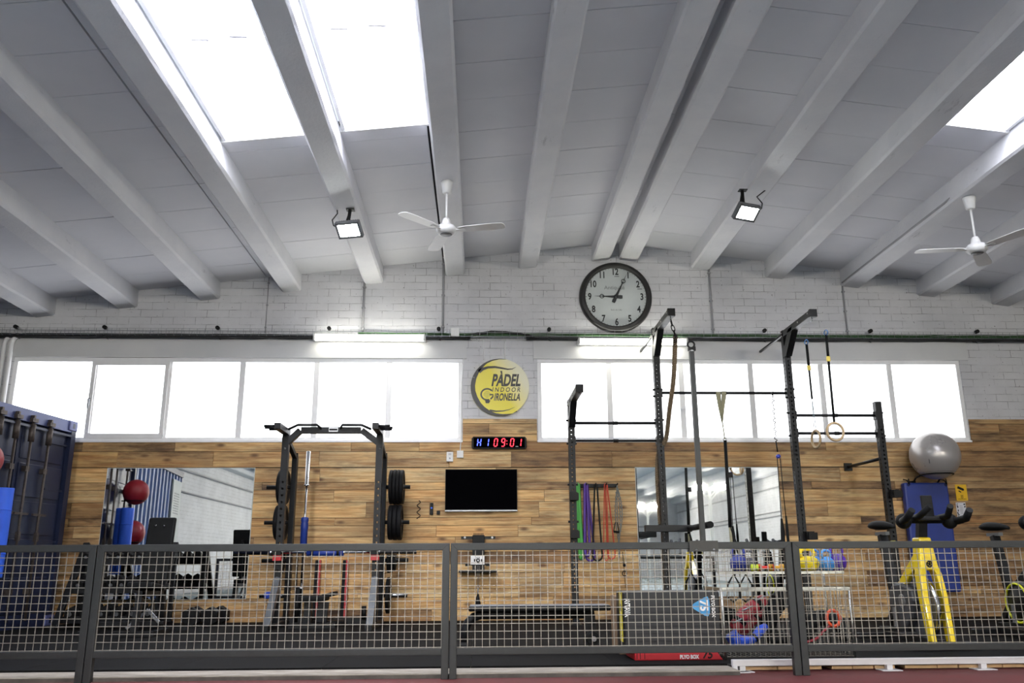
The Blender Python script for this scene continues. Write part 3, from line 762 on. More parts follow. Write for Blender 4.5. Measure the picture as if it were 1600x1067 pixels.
# round sign
def round_sign():
    c = P(781.2, 604.8, 10.985); R = 46.6/1330*10.985; o = Vector((c.x, 10.985, c.z)); X = Vector((1, 0, 0)); Z = Vector((0, 0, 1)); k = R/250
    t = thing('padel_club_sign', 'round yellow and black sign on the white wall between the windows', 'sign', (c.x, YW, c.z-R))
    nt = NT('yellow_sign_print'); sp = nt.node('SeparateXYZ'); nt.link(nt.tc.outputs['Object'], sp.inputs[0])
    g = nt.math('ADD', nt.math('MULTIPLY', sp.outputs[0], 1.0), nt.math('MULTIPLY', nt.math('SUBTRACT', sp.outputs[2], R), .6))
    nt.link(nt.ramp(g, [(.0, srgb(240, 224, 62)), (.36, srgb(238, 234, 205))]), nt.b.inputs['Base Color']); nt.b.inputs['Roughness'].default_value = .35
    MB().lathe([(R, 0), (R, .014)], o, (0, 1, 0), 72, False).build('disc', nt.m, t)
    DK = plain('sign_print_dark', (50, 48, 46), .4, 0, .05)
    q = lambda x, y: ((x-543)*k, (347-y)*k)
    arc = [(250*k*math.cos(math.radians(a)), 250*k*math.sin(math.radians(a))) for a in range(72, 306, 4)]
    inner = [q(*p) for p in [(690, 560), (640, 576), (570, 580), (510, 573), (460, 553), (415, 522), (378, 482), (350, 430), (334, 380), (330, 335), (340, 275), (362, 220), (392, 178), (430, 140), (480, 115), (540, 102), (600, 104)]]
    lay = Vector((0, -.0012, 0))
    def ribbon(pts, ws, mb):
        n = len(pts); L = []; Rr = []
        for i in range(n):
            a = Vector(pts[max(0, i-1)]); b = Vector(pts[min(n-1, i+1)]); d = (b-a).normalized(); nn = Vector((-d.y, d.x))
            p = Vector(pts[i]); L.append(p+nn*ws[i]/2); Rr.append(p-nn*ws[i]/2)
        for i in range(n-1):
            mb.prism([tuple(L[i]), tuple(L[i+1]), tuple(Rr[i+1]), tuple(Rr[i])], o, X, Z, lay)
    m = MB(); outer = arc; N = len(outer)-1
    inn = inner[::-1]
    def at_(lst, f):
        f *= len(lst)-1; i = min(int(f), len(lst)-2); r = f-i
        return (lst[i][0]*(1-r)+lst[i+1][0]*r, lst[i][1]*(1-r)+lst[i+1][1]*r)
    def ang(p): return math.degrees(math.atan2(p[1], p[0])) % 360
    M_ = 60
    for i in range(M_):
        f0, f1 = i/M_, (i+1)/M_
        a0, a1 = at_(inn, f0), at_(inn, f1)
        def out(p): L = math.hypot(*p); return (p[0]/L*R, p[1]/L*R)
        m.prism([out(a0), out(a1), a1, a0], o, X, Z, lay)
    m.build('crescent', DK, t)
    m = MB(); ribbon([q(*p) for p in [(362, 212), (395, 188), (440, 174), (500, 171), (555, 180), (610, 190), (650, 187), (683, 170)]], [v*k for v in (34, 26, 20, 18, 15, 12, 8, 1)], m); m.build('upper_curve', DK, t)
    m = MB(); ribbon([q(*p) for p in [(455, 548), (510, 556), (570, 553), (620, 542), (668, 520)]], [v*k for v in (16, 12, 9, 6, 1)], m); m.build('lower_curve', DK, t)
    m = MB(); sh = Vector((.16, 0, 1))
    def word(txt, cx, cy, h, wid, bold, sp_=1.0):
        c2 = bpy.data.curves.new('w', 'FONT'); c2.body = txt; c2.space_character = sp_; c2.offset = bold; ob = bpy.data.objects.new('w', c2); C.objects.link(ob)
        bpy.context.view_layer.update(); d = ob.dimensions; W_, H_ = d.x, d.y; bpy.data.objects.remove(ob); bpy.data.curves.remove(c2)
        x, y = q(cx, cy); m.text(txt, o+X*x+Z*y, X*(wid*k/W_), sh*(h*k/.70), lay*1.6, 1.0, bold, 'CENTER', sp_)
    word('PÀDEL', 598, 292, 100, 245, .035); word('INDOOR', 597, 371, 38, 240, .012, 1.45); word('IRONELLA', 605, 436, 60, 222, .03)
    m.build('lettering', DK, t)
    m = MB(); gc = q(434, 410)
    pts = [(gc[0]+52*k*math.cos(math.radians(a)), gc[1]+48*k*math.sin(math.radians(a))) for a in range(40, 300, 10)]
    ribbon(pts, [13*k]*len(pts), m); ribbon([q(462, 452), q(482, 430), q(482, 412), q(455, 412)], [12*k]*4, m)
    m.prism([q(415, 462), q(422, 487), q(450, 487), q(462, 462)], o, X, Z, lay)
    for i in range(-3, 4):
        for j in range(-3, 4):
            if i*i+j*j < 11: m.box(o.x+gc[0]+i*9*k-2*k, o.x+gc[0]+i*9*k+2*k, o.y-.0012, o.y, o.z+gc[1]+j*9*k-2*k, o.z+gc[1]+j*9*k+2*k)
    m.build('racket_letter', DK, t)
    MB().lathe([(.006, 0), (.004, -.004)], o+X*q(320, 262)[0]+Z*q(0, 262)[1], (0, 1, 0), 10).build('screw', ZINC, t)
round_sign()

# clock
def clock():
    c = P(962.8, 462.8, 10.94); R = 60.6/1330*10.94*1.0; o = Vector((c.x, 10.94, c.z)); X = Vector((1, 0, 0)); Z = Vector((0, 0, 1))
    t = thing('wall_clock', 'huge round clock with thick black rim on the white bricks', 'clock', (c.x, YF, c.z-R))
    MB().lathe([(R*.80, .078), (R*.99, .078), (R, .06), (R*.985, .02), (R*.95, -.005), (R*.92, .0), (R*.90, -.012), (R*.86, -.01), (R*.835, .012), (R*.83, .03)], o, (0, 1, 0), 96, caps=False).build('rim', plain('black_clock_rim', (30, 29, 29), .35, 0, .15), t)
    MB().lathe([(.0001, .03), (R*.84, .03), (R*.84, .04), (.0001, .04)], o, (0, 1, 0), 64, False).build('dial', plain('clock_dial', (190, 196, 196), .5, 0, .04, 5), t)
    INK = plain('clock_ink', (28, 32, 36), .5); GREY = plain('clock_faint_print', (110, 114, 116), .5)
    f = o+Vector((0, .03, 0)); lay = Vector((0, -.002, 0))
    m = MB()
    for h in range(1, 13):
        a = math.radians(90-30*h); p = f+X*(R*.715*math.cos(a))+Z*(R*.715*math.sin(a))
        m.text(str(h), p, X*.74, Z*1.0, lay, R*.26, .004, 'CENTER')
        if h in (12, 2): m.box(p.x-.01, p.x+.055, f.y-.002, f.y, p.z-R*.135, p.z-R*.12)
    m.build('numerals', INK, t)
    m = MB()
    for k in range(60):
        a = 2*PI*k/60; d = X*math.cos(a)+Z*math.sin(a); m.bar(f+d*R*.80, f+d*R*.825, .004 if k % 5 else .010, .003, (0, 1, 0))
    m.build('minute_marks', INK, t)
    MB().text('Antiquité', f+Z*R*.26-X*R*.03, X, Z, lay, R*.15, 0).text('Bois de Lille', f-Z*R*.37, X, Z, lay, R*.062, 0).build('dial_print', GREY, t)
    def hand(deg, L, name):
        a = math.radians(deg); d = X*math.cos(a)+Z*math.sin(a); n = X*(-math.sin(a))+Z*math.cos(a); g = f+Vector((0, -.008, 0)); mm = MB()
        mm.prism([(-.09, -.022), (-.09, .022), (-.06, .026), (0, .02), (L*.55, .006), (L*.55, -.006), (0, -.02), (-.06, -.026)], g, d, n, Vector((0, -.004, 0)))
        mm.prism([(L*.72, -.004), (L*.72, .004), (L, 0)], g, d, n, Vector((0, -.004, 0)))
        mm.torus(g+d*L*.64, .026, .0045, (0, 1, 0), 16, 6); mm.torus(g+d*L*.57, .012, .004, (0, 1, 0), 12, 6)
        mm.bar(g+d*L*.5, g+d*L*.75, .005, .004, (0, 1, 0))
        mm.build(name, INK, t)
    hand(178, R*.60, 'hour_hand'); hand(64, R*.78, 'minute_hand')
    MB().lathe([(.03, 0), (.03, -.02), (.0001, -.022)], f, (0, 1, 0), 20).build('hub', INK, t)
clock()

# resistance band rack on the wall
def band_rack():
    YB_ = 10.86; a, b = PX(898, 757, YB_), PX(966, 757, YB_); z = PZ(930, 757.5, YB_)
    t = thing('band_rack', 'black peg rail for exercise bands beside the left rig post', 'rack', ((a+b)/2, YW, z-.03))
    MB().box(a, b, YW-.05, YW, z-.022, z+.022).build('rail', RACK, t, bevel=.003)
    peg = []
    for px in (901.5, 916, 930.5, 947, 964):
        x = PX(px, 757, YB_); MB().tube([(x, YW-.05, z), (x, YB_-.04, z+.004)], .009, 8).tube([(x, YB_-.04, z), (x, YB_-.04, z+.02)], .009, 8).build('peg', RACK, t); peg.append(x)
    def band(name, lab, x, z1, xl, xr, zb, mat, w_, cat='exercise band', y=YB_):
        pts = [(x-.014, y, z1), (x, y, z1+.014), (x+.014, y, z1)]
        n = 10
        for k in range(1, n): pts.append((x+.014+(xr-x-.014)*k/n, y, z1+(zb+.06-z1)*k/n))
        cx = (xl+xr)/2; rr = (xr-xl)/2
        for k in range(0, 9): pts.append((cx+rr*math.cos(PI*k/8), y, zb+.06-.06*math.sin(PI*k/8)))
        for k in range(n-1, 0, -1): pts.append((x-.014+(xl-x+.014)*k/n, y, z1+(zb+.06-z1)*k/n))
        o = MB().tube(pts, w_, 6, closed=True, flat=.4).build(name, mat); tag(o, lab, cat, 'bands on the peg rail')
    GR = plain('green_band', (70, 160, 66), .5); PU = plain('purple_band', (80, 44, 140), .5); OR = plain('orange_red_band', (205, 70, 44), .5); BK = BLACK
    zb = PZ(930, 876, YB_); xx = lambda px, y=870: PX(px, y, YB_)
    band('exercise_band', 'wide bright green exercise band on the first peg', peg[0]+.008, z, xx(906), xx(910), zb+.03, GR, .020)
    band('exercise_band', 'thin grey-green exercise band looping beside the wide green one', peg[0], z, xx(901), xx(915), zb+.01, plain('grey_green_band', (90, 110, 96), .5), .007, y=YB_+.03)
    band('exercise_band', 'purple exercise band, the narrower loop on the second peg', peg[1]-.006, z, xx(914), xx(922), zb+.06, PU, .018)
    band('exercise_band', 'purple exercise band, the wider loop on the second peg', peg[1]+.004, z, xx(916), xx(930), zb, PU, .014, y=YB_+.03)
    band('exercise_band', 'black exercise band looping wide from the third peg', peg[2]+.004, z, xx(926), xx(941), zb+.0, BK, .011)
    band('exercise_band', 'thin orange exercise band, the left loop on the fourth peg', peg[3]-.008, z, xx(943), xx(951), zb+.0, OR, .006)
    band('exercise_band', 'thin orange exercise band, the right loop on the fourth peg', peg[3]+.004, z, xx(950), xx(962), zb+.02, OR, .008, y=YB_+.03)
    # grey elastic tubes with a handle on the last peg
    m = MB(); x = peg[4]
    for k, (dx, e) in enumerate(((-.04, 872), (-.01, 850), (.03, 868), (.06, 860))):
        pts = []
        for i in range(61):
            f = i/60; pts.append((x+dx*math.sin(PI*min(1, f*1.2))*.9+.006*math.sin(i*1.7), YB_+.01*k, z+(PZ(965, e, YB_)-z)*f+.012*math.cos(i*1.7)))
        m.tube(pts, .0065, 6)
    tt = thing('elastic_tubes', 'grey woven elastic tubes hanging from the last peg', 'exercise tubes', (x, YB_, PZ(965, 872, YB_)))
    m.build('woven_tube', plain('grey_woven_cord', (128, 132, 128), .7, 0, .4, 120), tt)
    h = P(963, 829, YB_-.05); m = MB().tube([(h.x-.035, h.y, h.z-.01), (h.x+.035, h.y, h.z-.02)], .014, 10)
    m.tube([(h.x-.035, h.y, h.z-.01), (h.x-.01, h.y, h.z+.10), (h.x+.015, h.y, h.z+.10), (h.x+.035, h.y, h.z-.02)], .006, 6)
    m.build('handle', SOFT, tt, 'black hand grip')
    x2 = xx(976, 900); m = MB().tube([(xx(973), YB_, PZ(970, 862, YB_)), (x2, YB_, PZ(976, 900, YB_)), (x2+.005, YB_, PZ(976, 918, YB_))], .004, 6); m.build('thin_strap', BLACK, tt)
    MB().ball((xx(975.5, 881), YB_, PZ(976, 883, YB_)), .02, 12).build('stopper', BLACK, tt)
    MB().torus((x2, YB_, PZ(976, 896, YB_)), .028, .006, (0, 1, 0), 16, 6).build('hook', BLACK, tt)
band_rack()

# wall cable trainer
def cable_trainer():
    Y = 10.75; z = lambda y: PZ(748, y, Y); x = lambda px, y=870: PX(px, y, Y)
    t = thing('wall_cable_trainer', 'black wall-mounted cable trainer with a white plate below the television', 'trainer', (x(747), YW, z(930)))
    MB().box(x(738), x(757), Y-.03, YW, z(868), z(836)).build('head', BLACK, t, bevel=.006)
    m = MB().box(x(738), x(744), Y-.01, YW, z(895), z(867)).box(x(751), x(757), Y-.01, YW, z(895), z(867)).box(x(744)-.002, x(751)+.002, Y+.02, YW, z(895), z(867))
    m.build('rail', RACK, t)
    m = MB()
    for k in range(7): m.box(x(740)+k*.018, x(740)+k*.018+.01, Y-.02, Y+.06, z(836), z(833))
    m.build('cooling_fins', BLACK, t)
    MB().bar((x(720), Y+.02, z(840)), (x(774), Y+.02, z(840)), .035, .035).build('cross_bar', RACK, t)
    for px in (726, 769): MB().lathe([(.014, 0), (.013, -.02), (.0001, -.024)], (x(px), Y+.002, z(840)), (0, 1, 0), 14).build('bolt_cap', WHITE, t, 'white round bolt cap')
    pl = MB().box(x(735.5), x(757), Y-.05, Y-.035, z(882), z(868.5)).build('plate', WHITE, t, 'white rectangular plate', bevel=.003)
    m = MB(); cx, cz = x(747), z(875.5)
    m.bar((cx-.012, Y-.052, cz-.04), (cx-.012, Y-.052, cz+.04), .008, .004, (0, 1, 0)); m.bar((cx+.012, Y-.052, cz-.04), (cx+.012, Y-.052, cz+.04), .008, .004, (0, 1, 0))
    m.torus((cx, Y-.052, cz), .018, .006, (0, 1, 0), 12, 6); m.box(cx-.05, cx-.035, Y-.0525, Y-.05, cz-.016, cz+.016); m.box(cx+.035, cx+.05, Y-.0525, Y-.05, cz-.016, cz+.016); m.build('emblem', BLACK, pl)
    for px in (730, 762): MB().box(x(px)-.022, x(px)+.022, Y-.04, Y+.0, z(884.5), z(881)).build('side_grip', BLACK, t)
    MB().bar((x(728), Y+.02, z(882.5)), (x(766), Y+.02, z(882.5)), .014, .014).build('grip_bar', RACK, t)
    MB().box(x(717), x(776), Y-.06, YW-.02, z(894), z(890.5)).build('lower_cross_bar', RACK, t, bevel=.003)
    m = MB()
    for dx in (-.008, .014): m.tube([(cx+dx, Y-.03, z(884)), (cx+dx*.6, Y-.03, z(915))], .0035, 6)
    m.build('cord', WIRE, t)
    m = MB().torus((cx, Y-.03, z(917)), .016, .005, (0, 1, 0), 12, 6).tube([(cx, Y-.03, z(919)), (cx, Y-.03, z(929))], [.008, .01], 8); m.build('snap_hook', STEEL, t)
    MB().lathe([(.014, 0), (.02, -.03), (.034, -.10), (.03, -.11), (.0001, -.11)], (cx, Y-.03, z(929)), (0, 0, 1), 14).build('rubber_stop', BLACK, t)
cable_trainer()

# blue folded mat, swiss ball on its bracket, two notices
Y = 10.93
t = thing('hanging_mat', 'royal blue exercise mat hanging on the boards below the silver ball', 'mat', (PX(1450, 800, Y), Y, PZ(1450, 925, Y)))
a, b = PX(1410, 755, 10.92), PX(1479, 756, 10.92); zt, zb = PZ(1445, 754, 10.9), PZ(1480, 925, 10.9)
MB().box(a, b, 10.885, 10.985, zb, zt).build('mat', BLUEM, t, bevel=.025)
for x in (a+.06, b-.03):
    h = MB().tube([(x, YW, zt+.05), (x, YW-.09, zt+.03), (x, YW-.14, zt-.02), (x, YW-.13, zt+.045)], .008, 8).build('hook', BLACK, t)
    MB().torus((x, 10.883, zt-.03), .014, .004, (0, 1, 0), 14, 6).build('eyelet', BLACK, t)
t = thing('ball_bracket', 'black wall bracket holding the silver ball', 'bracket', (PX(1460, 745, 10.8), YW, PZ(1460, 752, 10.8)))
bc = P(1460.5, 711.5, 10.66); bR = 38.2/1330*10.66*.985
m = MB().torus((bc.x, bc.y, bc.z-bR*.80), bR*.62, .010, (0, 0, 1), 32, 8); m.build('ring', BLACK, t)
m = MB().tube([(bc.x-.16, YW, bc.z-bR*.80-.1), (bc.x-.16, YW-.10, bc.z-bR*.80-.02), (bc.x-.15, bc.y+.14, bc.z-bR*.80)], .011, 8); m.build('arm', BLACK, t)
m = MB().tube([(bc.x+.16, YW, bc.z-bR*.80-.1), (bc.x+.16, YW-.10, bc.z-bR*.80-.02), (bc.x+.15, bc.y+.14, bc.z-bR*.80)], .011, 8); m.build('arm', BLACK, t)
MB().box(bc.x-.2, bc.x-.12, YW-.012, YW, bc.z-bR*.8-.16, bc.z-bR*.8-.05).build('wall_plate', BLACK, t)
SILV = plain('silver_vinyl', (172, 168, 166), .28, .35, .05, 3)
t = thing('swiss_ball', 'big silver grey gym ball on a wall bracket above the blue mat', 'ball', (bc.x, bc.y, bc.z-bR))
MB().ball(bc, bR, 64).build('ball', SILV, t)
m = MB()
for q in (-.85, -.72): m.torus((bc.x, bc.y, bc.z+bR*q), bR*math.sqrt(1-q*q)+.0008, .0022, (0, 0, 1), 64, 5)
m.build('moulded_ring', plain('dark_silver', (96, 95, 95), .4, .3), t)
MB().box(bc.x-bR*.66, bc.x-bR*.63, bc.y-bR*.72, bc.y-bR*.70, bc.z-bR*.42, bc.z-bR*.16).build('print', plain('ball_print', (70, 70, 72), .5), t)

a, b = PX(1491.5, 757, YW), PX(1509, 757, YW); zt, zb = PZ(1500, 757, YW), PZ(1500, 782, YW)
YS = plain('yellow_notice', (232, 184, 22), .4, 0, .06)
t = thing('camera_notice', 'small yellow surveillance notice right of the blue mat', 'notice', ((a+b)/2, YW, zb))
box(a, b, YW-.006, YW-.0005, zb, zt).build('board', YS, t)
m = MB(); cx = (a+b)/2; u = Vector((.9, 0, -.4)); v = Vector((.4, 0, .9))
m.prism([(-.05, -.016), (.03, -.016), (.045, 0), (.03, .016), (-.05, .016)], (cx, YW-.006, zt-.055), u, v, (0, -.001, 0)); m.prism([(-.03, -.03), (.0, -.05), (.01, -.04), (-.02, -.02)], (cx-.01, YW-.006, zt-.055), (1, 0, 0), (0, 0, 1), (0, -.001, 0))
m.torus((cx, YW-.006, zb+.045), .013, .003, (0, 1, 0), 14, 4); m.build('camera_symbol', BLACK, t)
m = MB(); m.box(a+.02, b-.02, YW-.0068, YW-.006, zb+.016, zb+.021); m.box(cx-.02, cx+.02, YW-.0068, YW-.006, zb+.064, zb+.068); m.build('small_print', BLACK, t)
a, b = PX(1493, 785, YW), PX(1508, 785, YW); zt, zb = PZ(1500, 785, YW), PZ(1500, 809, YW)
t = thing('paper_notice', 'black and white paper notice under the yellow notice', 'notice', ((a+b)/2, YW, zb))
box(a, b, YW-.004, YW-.0005, zb, zt).build('sheet', plain('notice_paper', (206, 206, 212), .6), t)
m = MB()
for k in range(34):
    s_ = random.choice((-1, 1)); x = (a+b)/2+s_*random.uniform(.036, .056); z = random.uniform(zb+.012, zt-.012); m.box(x-.006, x+.006, YW-.0046, YW-.004, z-.006, z+.006)
for k in range(5): m.box((a+b)/2-.018, (a+b)/2+.018, YW-.0046, YW-.004, zb+.06+k*.022, zb+.063+k*.022)
m.build('border_print', BLACK, t)

# ------------------------------------------------------------------ gym equipment
def post(x, y, z0, z1, w_=.076, h0=None, h1=None, sp_=.05, hole=.020, sides=True):
    """square steel tube with rows of punched holes"""
    h0 = z0+.3 if h0 is None else h0; h1 = z1-.08 if h1 is None else h1
    zl = [(z0, False)]; z = h0
    while z < h1: zl += [(z, True), (z+hole, False)]; z += sp_
    zl.append((z1, None)); a, b = w_/2, hole/2
    ring = [(-a, -a), (-b, -a), (b, -a), (a, -a), (a, -b), (a, b), (a, a), (b, a), (-b, a), (-a, a), (-a, b), (-a, -b)]
    vs = [(x+p, y+q, zz) for zz, _ in zl for p, q in ring]; fs = []
    for i in range(len(zl)-1):
        for j in range(12):
            if zl[i][1] and (j in (1, 7) or (sides and j in (4, 10))): continue
            fs.append((i*12+j, i*12+(j+1) % 12, (i+1)*12+(j+1) % 12, (i+1)*12+j))
    fs += [tuple(range(12))[::-1], tuple((len(zl)-1)*12+j for j in range(12))]
    return MB().add(vs, fs)
def solid(o, t=.004):
    s = o.modifiers.new('wall', 'SOLIDIFY'); s.thickness = t; s.offset = -1; return o

# ---- the big rig
def rig():
    Y = 10.05; t = thing('training_rig', 'tall black wall-mounted training rig of four punched posts in front of the right window', 'rig', (PX(1130, 883, Y), Y, 0))
    XA, XB, XC, XD = PX(893, 690, Y), PX(1031.5, 690, Y), PX(1241, 690, Y), PX(1377, 690, Y)
    zA, zT, zD = PZ(890, 625, Y), PZ(1020, 516, Y), PZ(1369, 628, Y)
    for X_, z_ in ((XA, zA), (XB, zT), (XC, zT), (XD, zD)):
        solid(post(X_, Y, .01, z_, h0=.35, h1=z_-.35).build('upright', RACK, t))
        MB().box(X_-.07, X_+.07, Y-.09, Y+.09, 0, .01).build('base_plate', RACK, t)
    arms = []
    for X_, z_ in ((XA, zA), (XB, zT), (XC, zT)):
        ye = 9.12
        arm = MB().bar((X_, Y+.03, z_-.045), (X_, ye, z_-.045), .076, .076).build('overhead_arm', RACK, t, bevel=.004)
        MB().box(X_-.042, X_+.042, ye-.012, ye+.03, z_-.09, z_-.002).build('end_cap', BLACK, arm)
        m = MB().tube([(X_, ye+.05, z_-.085), (X_, ye+.05, z_-.12), (X_, ye+.08, z_-.13)], .006, 6); m.build('eye', STEEL, arm)
        g = MB().prism([(0, -.34), (.038, -.34), (.30, -.09), (.30, -.04), (.18, -.04), (.03, -.20), (0, -.20)], (X_-.038, Y-.04, z_), (0, -1, 0), (0, 0, 1), (.076, 0, 0)).build('gusset', RACK, t)
        m = MB()
        for dy, dz in ((-.045, -.30), (-.05, -.27)):
            m.lathe([(.012, 0), (.012, -.006), (.0001, -.008)], (X_, Y+dy+.005, z_+dz), (0, 1, 0), 10)
        for dy, dz in ((.0, -.03), (.0, -.065), (-.55, -.045), (-.86, -.03)): m.lathe([(.011, 0), (.011, -.006), (.0001, -.008)], (X_-.038, Y+dy, z_+dz), (1, 0, 0), 10)
        m.each('bolt', ZINC, g)
    for X_, z_ in ((XB, zT), (XC, zT), (XA, zA)):
        if X_ == XA: continue
        b = MB().bar((X_, Y+.03, z_-.03), (X_, YF+.0, z_-.03), .025, .025).build('wall_brace', RACK, t)
        MB().box(X_-.04, X_+.04, YF+.004, YF+.02, z_-.10, z_+.03).build('wall_plate', RACK, b)
        for dz in (-.08, .01): MB().lathe([(.01, 0), (.0001, -.01)], (X_, YF+.004, z_+dz), (0, 1, 0), 10).build('bolt', ZINC, b)
    def cross(x0, x1, z, r=.017):
        c = MB().tube([(x0+.03, Y, z), (x1-.03, Y, z)], r, 12).build('pull_up_bar', RACK, t)
        MB().tube([((x0+x1)/2-.03, Y, z), ((x0+x1)/2+.03, Y, z)], r+.006, 12).build('collar', RACK, c)
        for x, s in ((x0+.038, 1), (x1-.038, -1)):
            MB().box(min(x, x+.01*s), max(x, x+.01*s), Y-.04, Y+.04, z-.05, z+.05).build('flange', RACK, c)
    cross(XA, XB, PZ(950, 661, Y)); cross(XA, XB, PZ(950, 688.5, Y), .014)
    cross(XB, XC, PZ(1130, 614, Y)); cross(XC, XD, PZ(1300, 649, Y)); cross(XC, XD, PZ(1300, 677, Y))
    z = PZ(1371, 716, Y); b = MB().tube([(XD-.02, Y+.03, z), (XD-.03, YF-.03, z)], .02, 10).build('wall_brace', RACK, t); MB().box(XD-.08, XD+.02, YF-.03, YF-.002, z-.05, z+.05).build('wall_plate', RACK, b)
    # side connections: bolts sticking out of the posts beside each bar
    for X_, zs in ((XA, (PZ(893, 657, Y), PZ(893, 693, Y), PZ(893, 757, Y), PZ(893, 815, Y))), (XB, (PZ(1031, 609, Y), PZ(1031, 619, Y), PZ(1031, 656, Y))), (XC, (PZ(1241, 608, Y), PZ(1241, 621, Y), PZ(1241, 645, Y), PZ(1241, 681, Y))), (XD, (PZ(1371, 645, Y), PZ(1371, 681, Y)))):
        for z in zs: MB().lathe([(.013, -.060), (.013, .060)], (X_, Y, z), (1, 0, 0), 8, False).build('through_bolt', RACK, t)
    # hooks and safeties
    def hook(X_, py):
        z = PZ(893, py, Y-.08); h = MB().box(X_-.045, X_+.045, Y-.10, Y-.035, z-.05, z+.045).build('bar_hook', BLACK, t)
        MB().box(X_-.05, X_+.05, Y-.17, Y-.10, z-.05, z-.02).box(X_-.05, X_+.05, Y-.175, Y-.155, z-.05, z+.03).build('hook_lip', BLACK, h)
    hook(XA, 775); hook(XA, 834); hook(XD+.05, 772); hook(XC+.06, 838)
    z = PZ(1040, 825.5, 9.95); x0, x1 = PX(1008, 826, 9.95), PX(1081, 826, 9.95)
    d = MB().box(x0, x1, 9.93, 10.01, z-.038, z+.038).build('dip_frame', RACK, t, bevel=.004)
    MB().tube([(x1-.03, 9.95, z), (x1-.03, 9.02, z)], [.03, .036], 14).build('padded_handle', SOFT, d)
    MB().tube([(x0+.07, 9.95, z+.01), (x0+.10, 9.05, z+.01)], [.02, .02], 10).build('bare_handle', RACK, d) if False else None
    return XA, XB, XC, XD, zA, zT, zD
XA, XB, XC, XD, zA, zT, zD = rig()

def chain(m, p0, p1, n, r=.004, L=.02, W_=.012):
    p0, p1 = Vector(p0), Vector(p1); d = (p1-p0).normalized()
    for i in range(n):
        c = p0.lerp(p1, (i+.5)/n); s_ = Vector((1, 0, 0)) if i % 2 else Vector((0, 1, 0)); h = (p1-p0).length/n*.5+r*1.2
        pts = []
        for k in range(14):
            a = 2*PI*k/14; pts.append(c + d*math.sin(a)*h + s_*math.cos(a)*W_)
        m.tube(pts, r, 6, closed=True)
# climbing rope
t = thing('climbing_rope', 'thick twisted climbing rope hung from the left rig arm and looped behind the post', 'rope', (XB+.1, 9.6, 1.2))
pt = Vector((XB, 9.17, zT-.12)); pr = P(1055.5, 530, 9.17)
m = MB(); chain(m, pt, (pr.x, pr.y, pr.z+.03), 3, .006, .03, .018); m.build('chain', BLACK, t)
path = [Vector((pr.x, pr.y, pr.z+.03)), P(1052.5, 590, 9.35), P(1046, 640, 9.65), P(1041.5, 680, 9.93), P(1036.5, 694, 10.03), P(1029, 708, 10.14), P(1027, 740, 10.16), P(1029, 780, 10.16), P(1032, 822, 10.16)]
def smooth_path(pts, n):
    out = []
    for i in range(len(pts)-1):
        p0 = pts[max(i-1, 0)]; p1 = pts[i]; p2 = pts[i+1]; p3 = pts[min(i+2, len(pts)-1)]
        for k in range(n):
            u = k/n; out.append(.5*((2*p1)+(-p0+p2)*u+(2*p0-5*p1+4*p2-p3)*u*u+(-p0+3*p1-3*p2+p3)*u**3))
    return out+[pts[-1]]
sp_ = smooth_path(path, 26)
def twist(m, pts, R, r, pitch=.075, strands=3, n=6):
    L = 0; acc = [0]
    for a, b in zip(pts[:-1], pts[1:]): L += (b-a).length; acc.append(L)
    fine = []; N = int(L/pitch*9); j = 0
    for i in range(N+1):
        s = L*i/N
        while j < len(acc)-2 and acc[j+1] < s: j += 1
        u = (s-acc[j])/max(1e-6, acc[j+1]-acc[j]); fine.append((pts[j].lerp(pts[j+1], u), (pts[j+1]-pts[j]).normalized(), s))
    for q in range(strands):
        o = []
        for p, d, s in fine:
            e = d.cross(Vector((0, 1, 0))); e.normalize(); f = d.cross(e); a = 2*PI*(s/pitch+q/strands); o.append(p+(e*math.cos(a)+f*math.sin(a))*R)
        m.tube(o, r, n)
m = MB(); twist(m, sp_, .014, .0148); m.build('rope', plain('hemp_rope', (128, 110, 86), .85, 0, .25, 60, .2), t)
MB().tube([sp_[0]+Vector((0, 0, .03)), sp_[0], sp_[4], sp_[8]], [.016, .026, .027, .025], 12).build('rope_sleeve', BLACK, t)
MB().tube([sp_[-4], sp_[-1]], .027, 12).build('rope_end', BLACK, t)

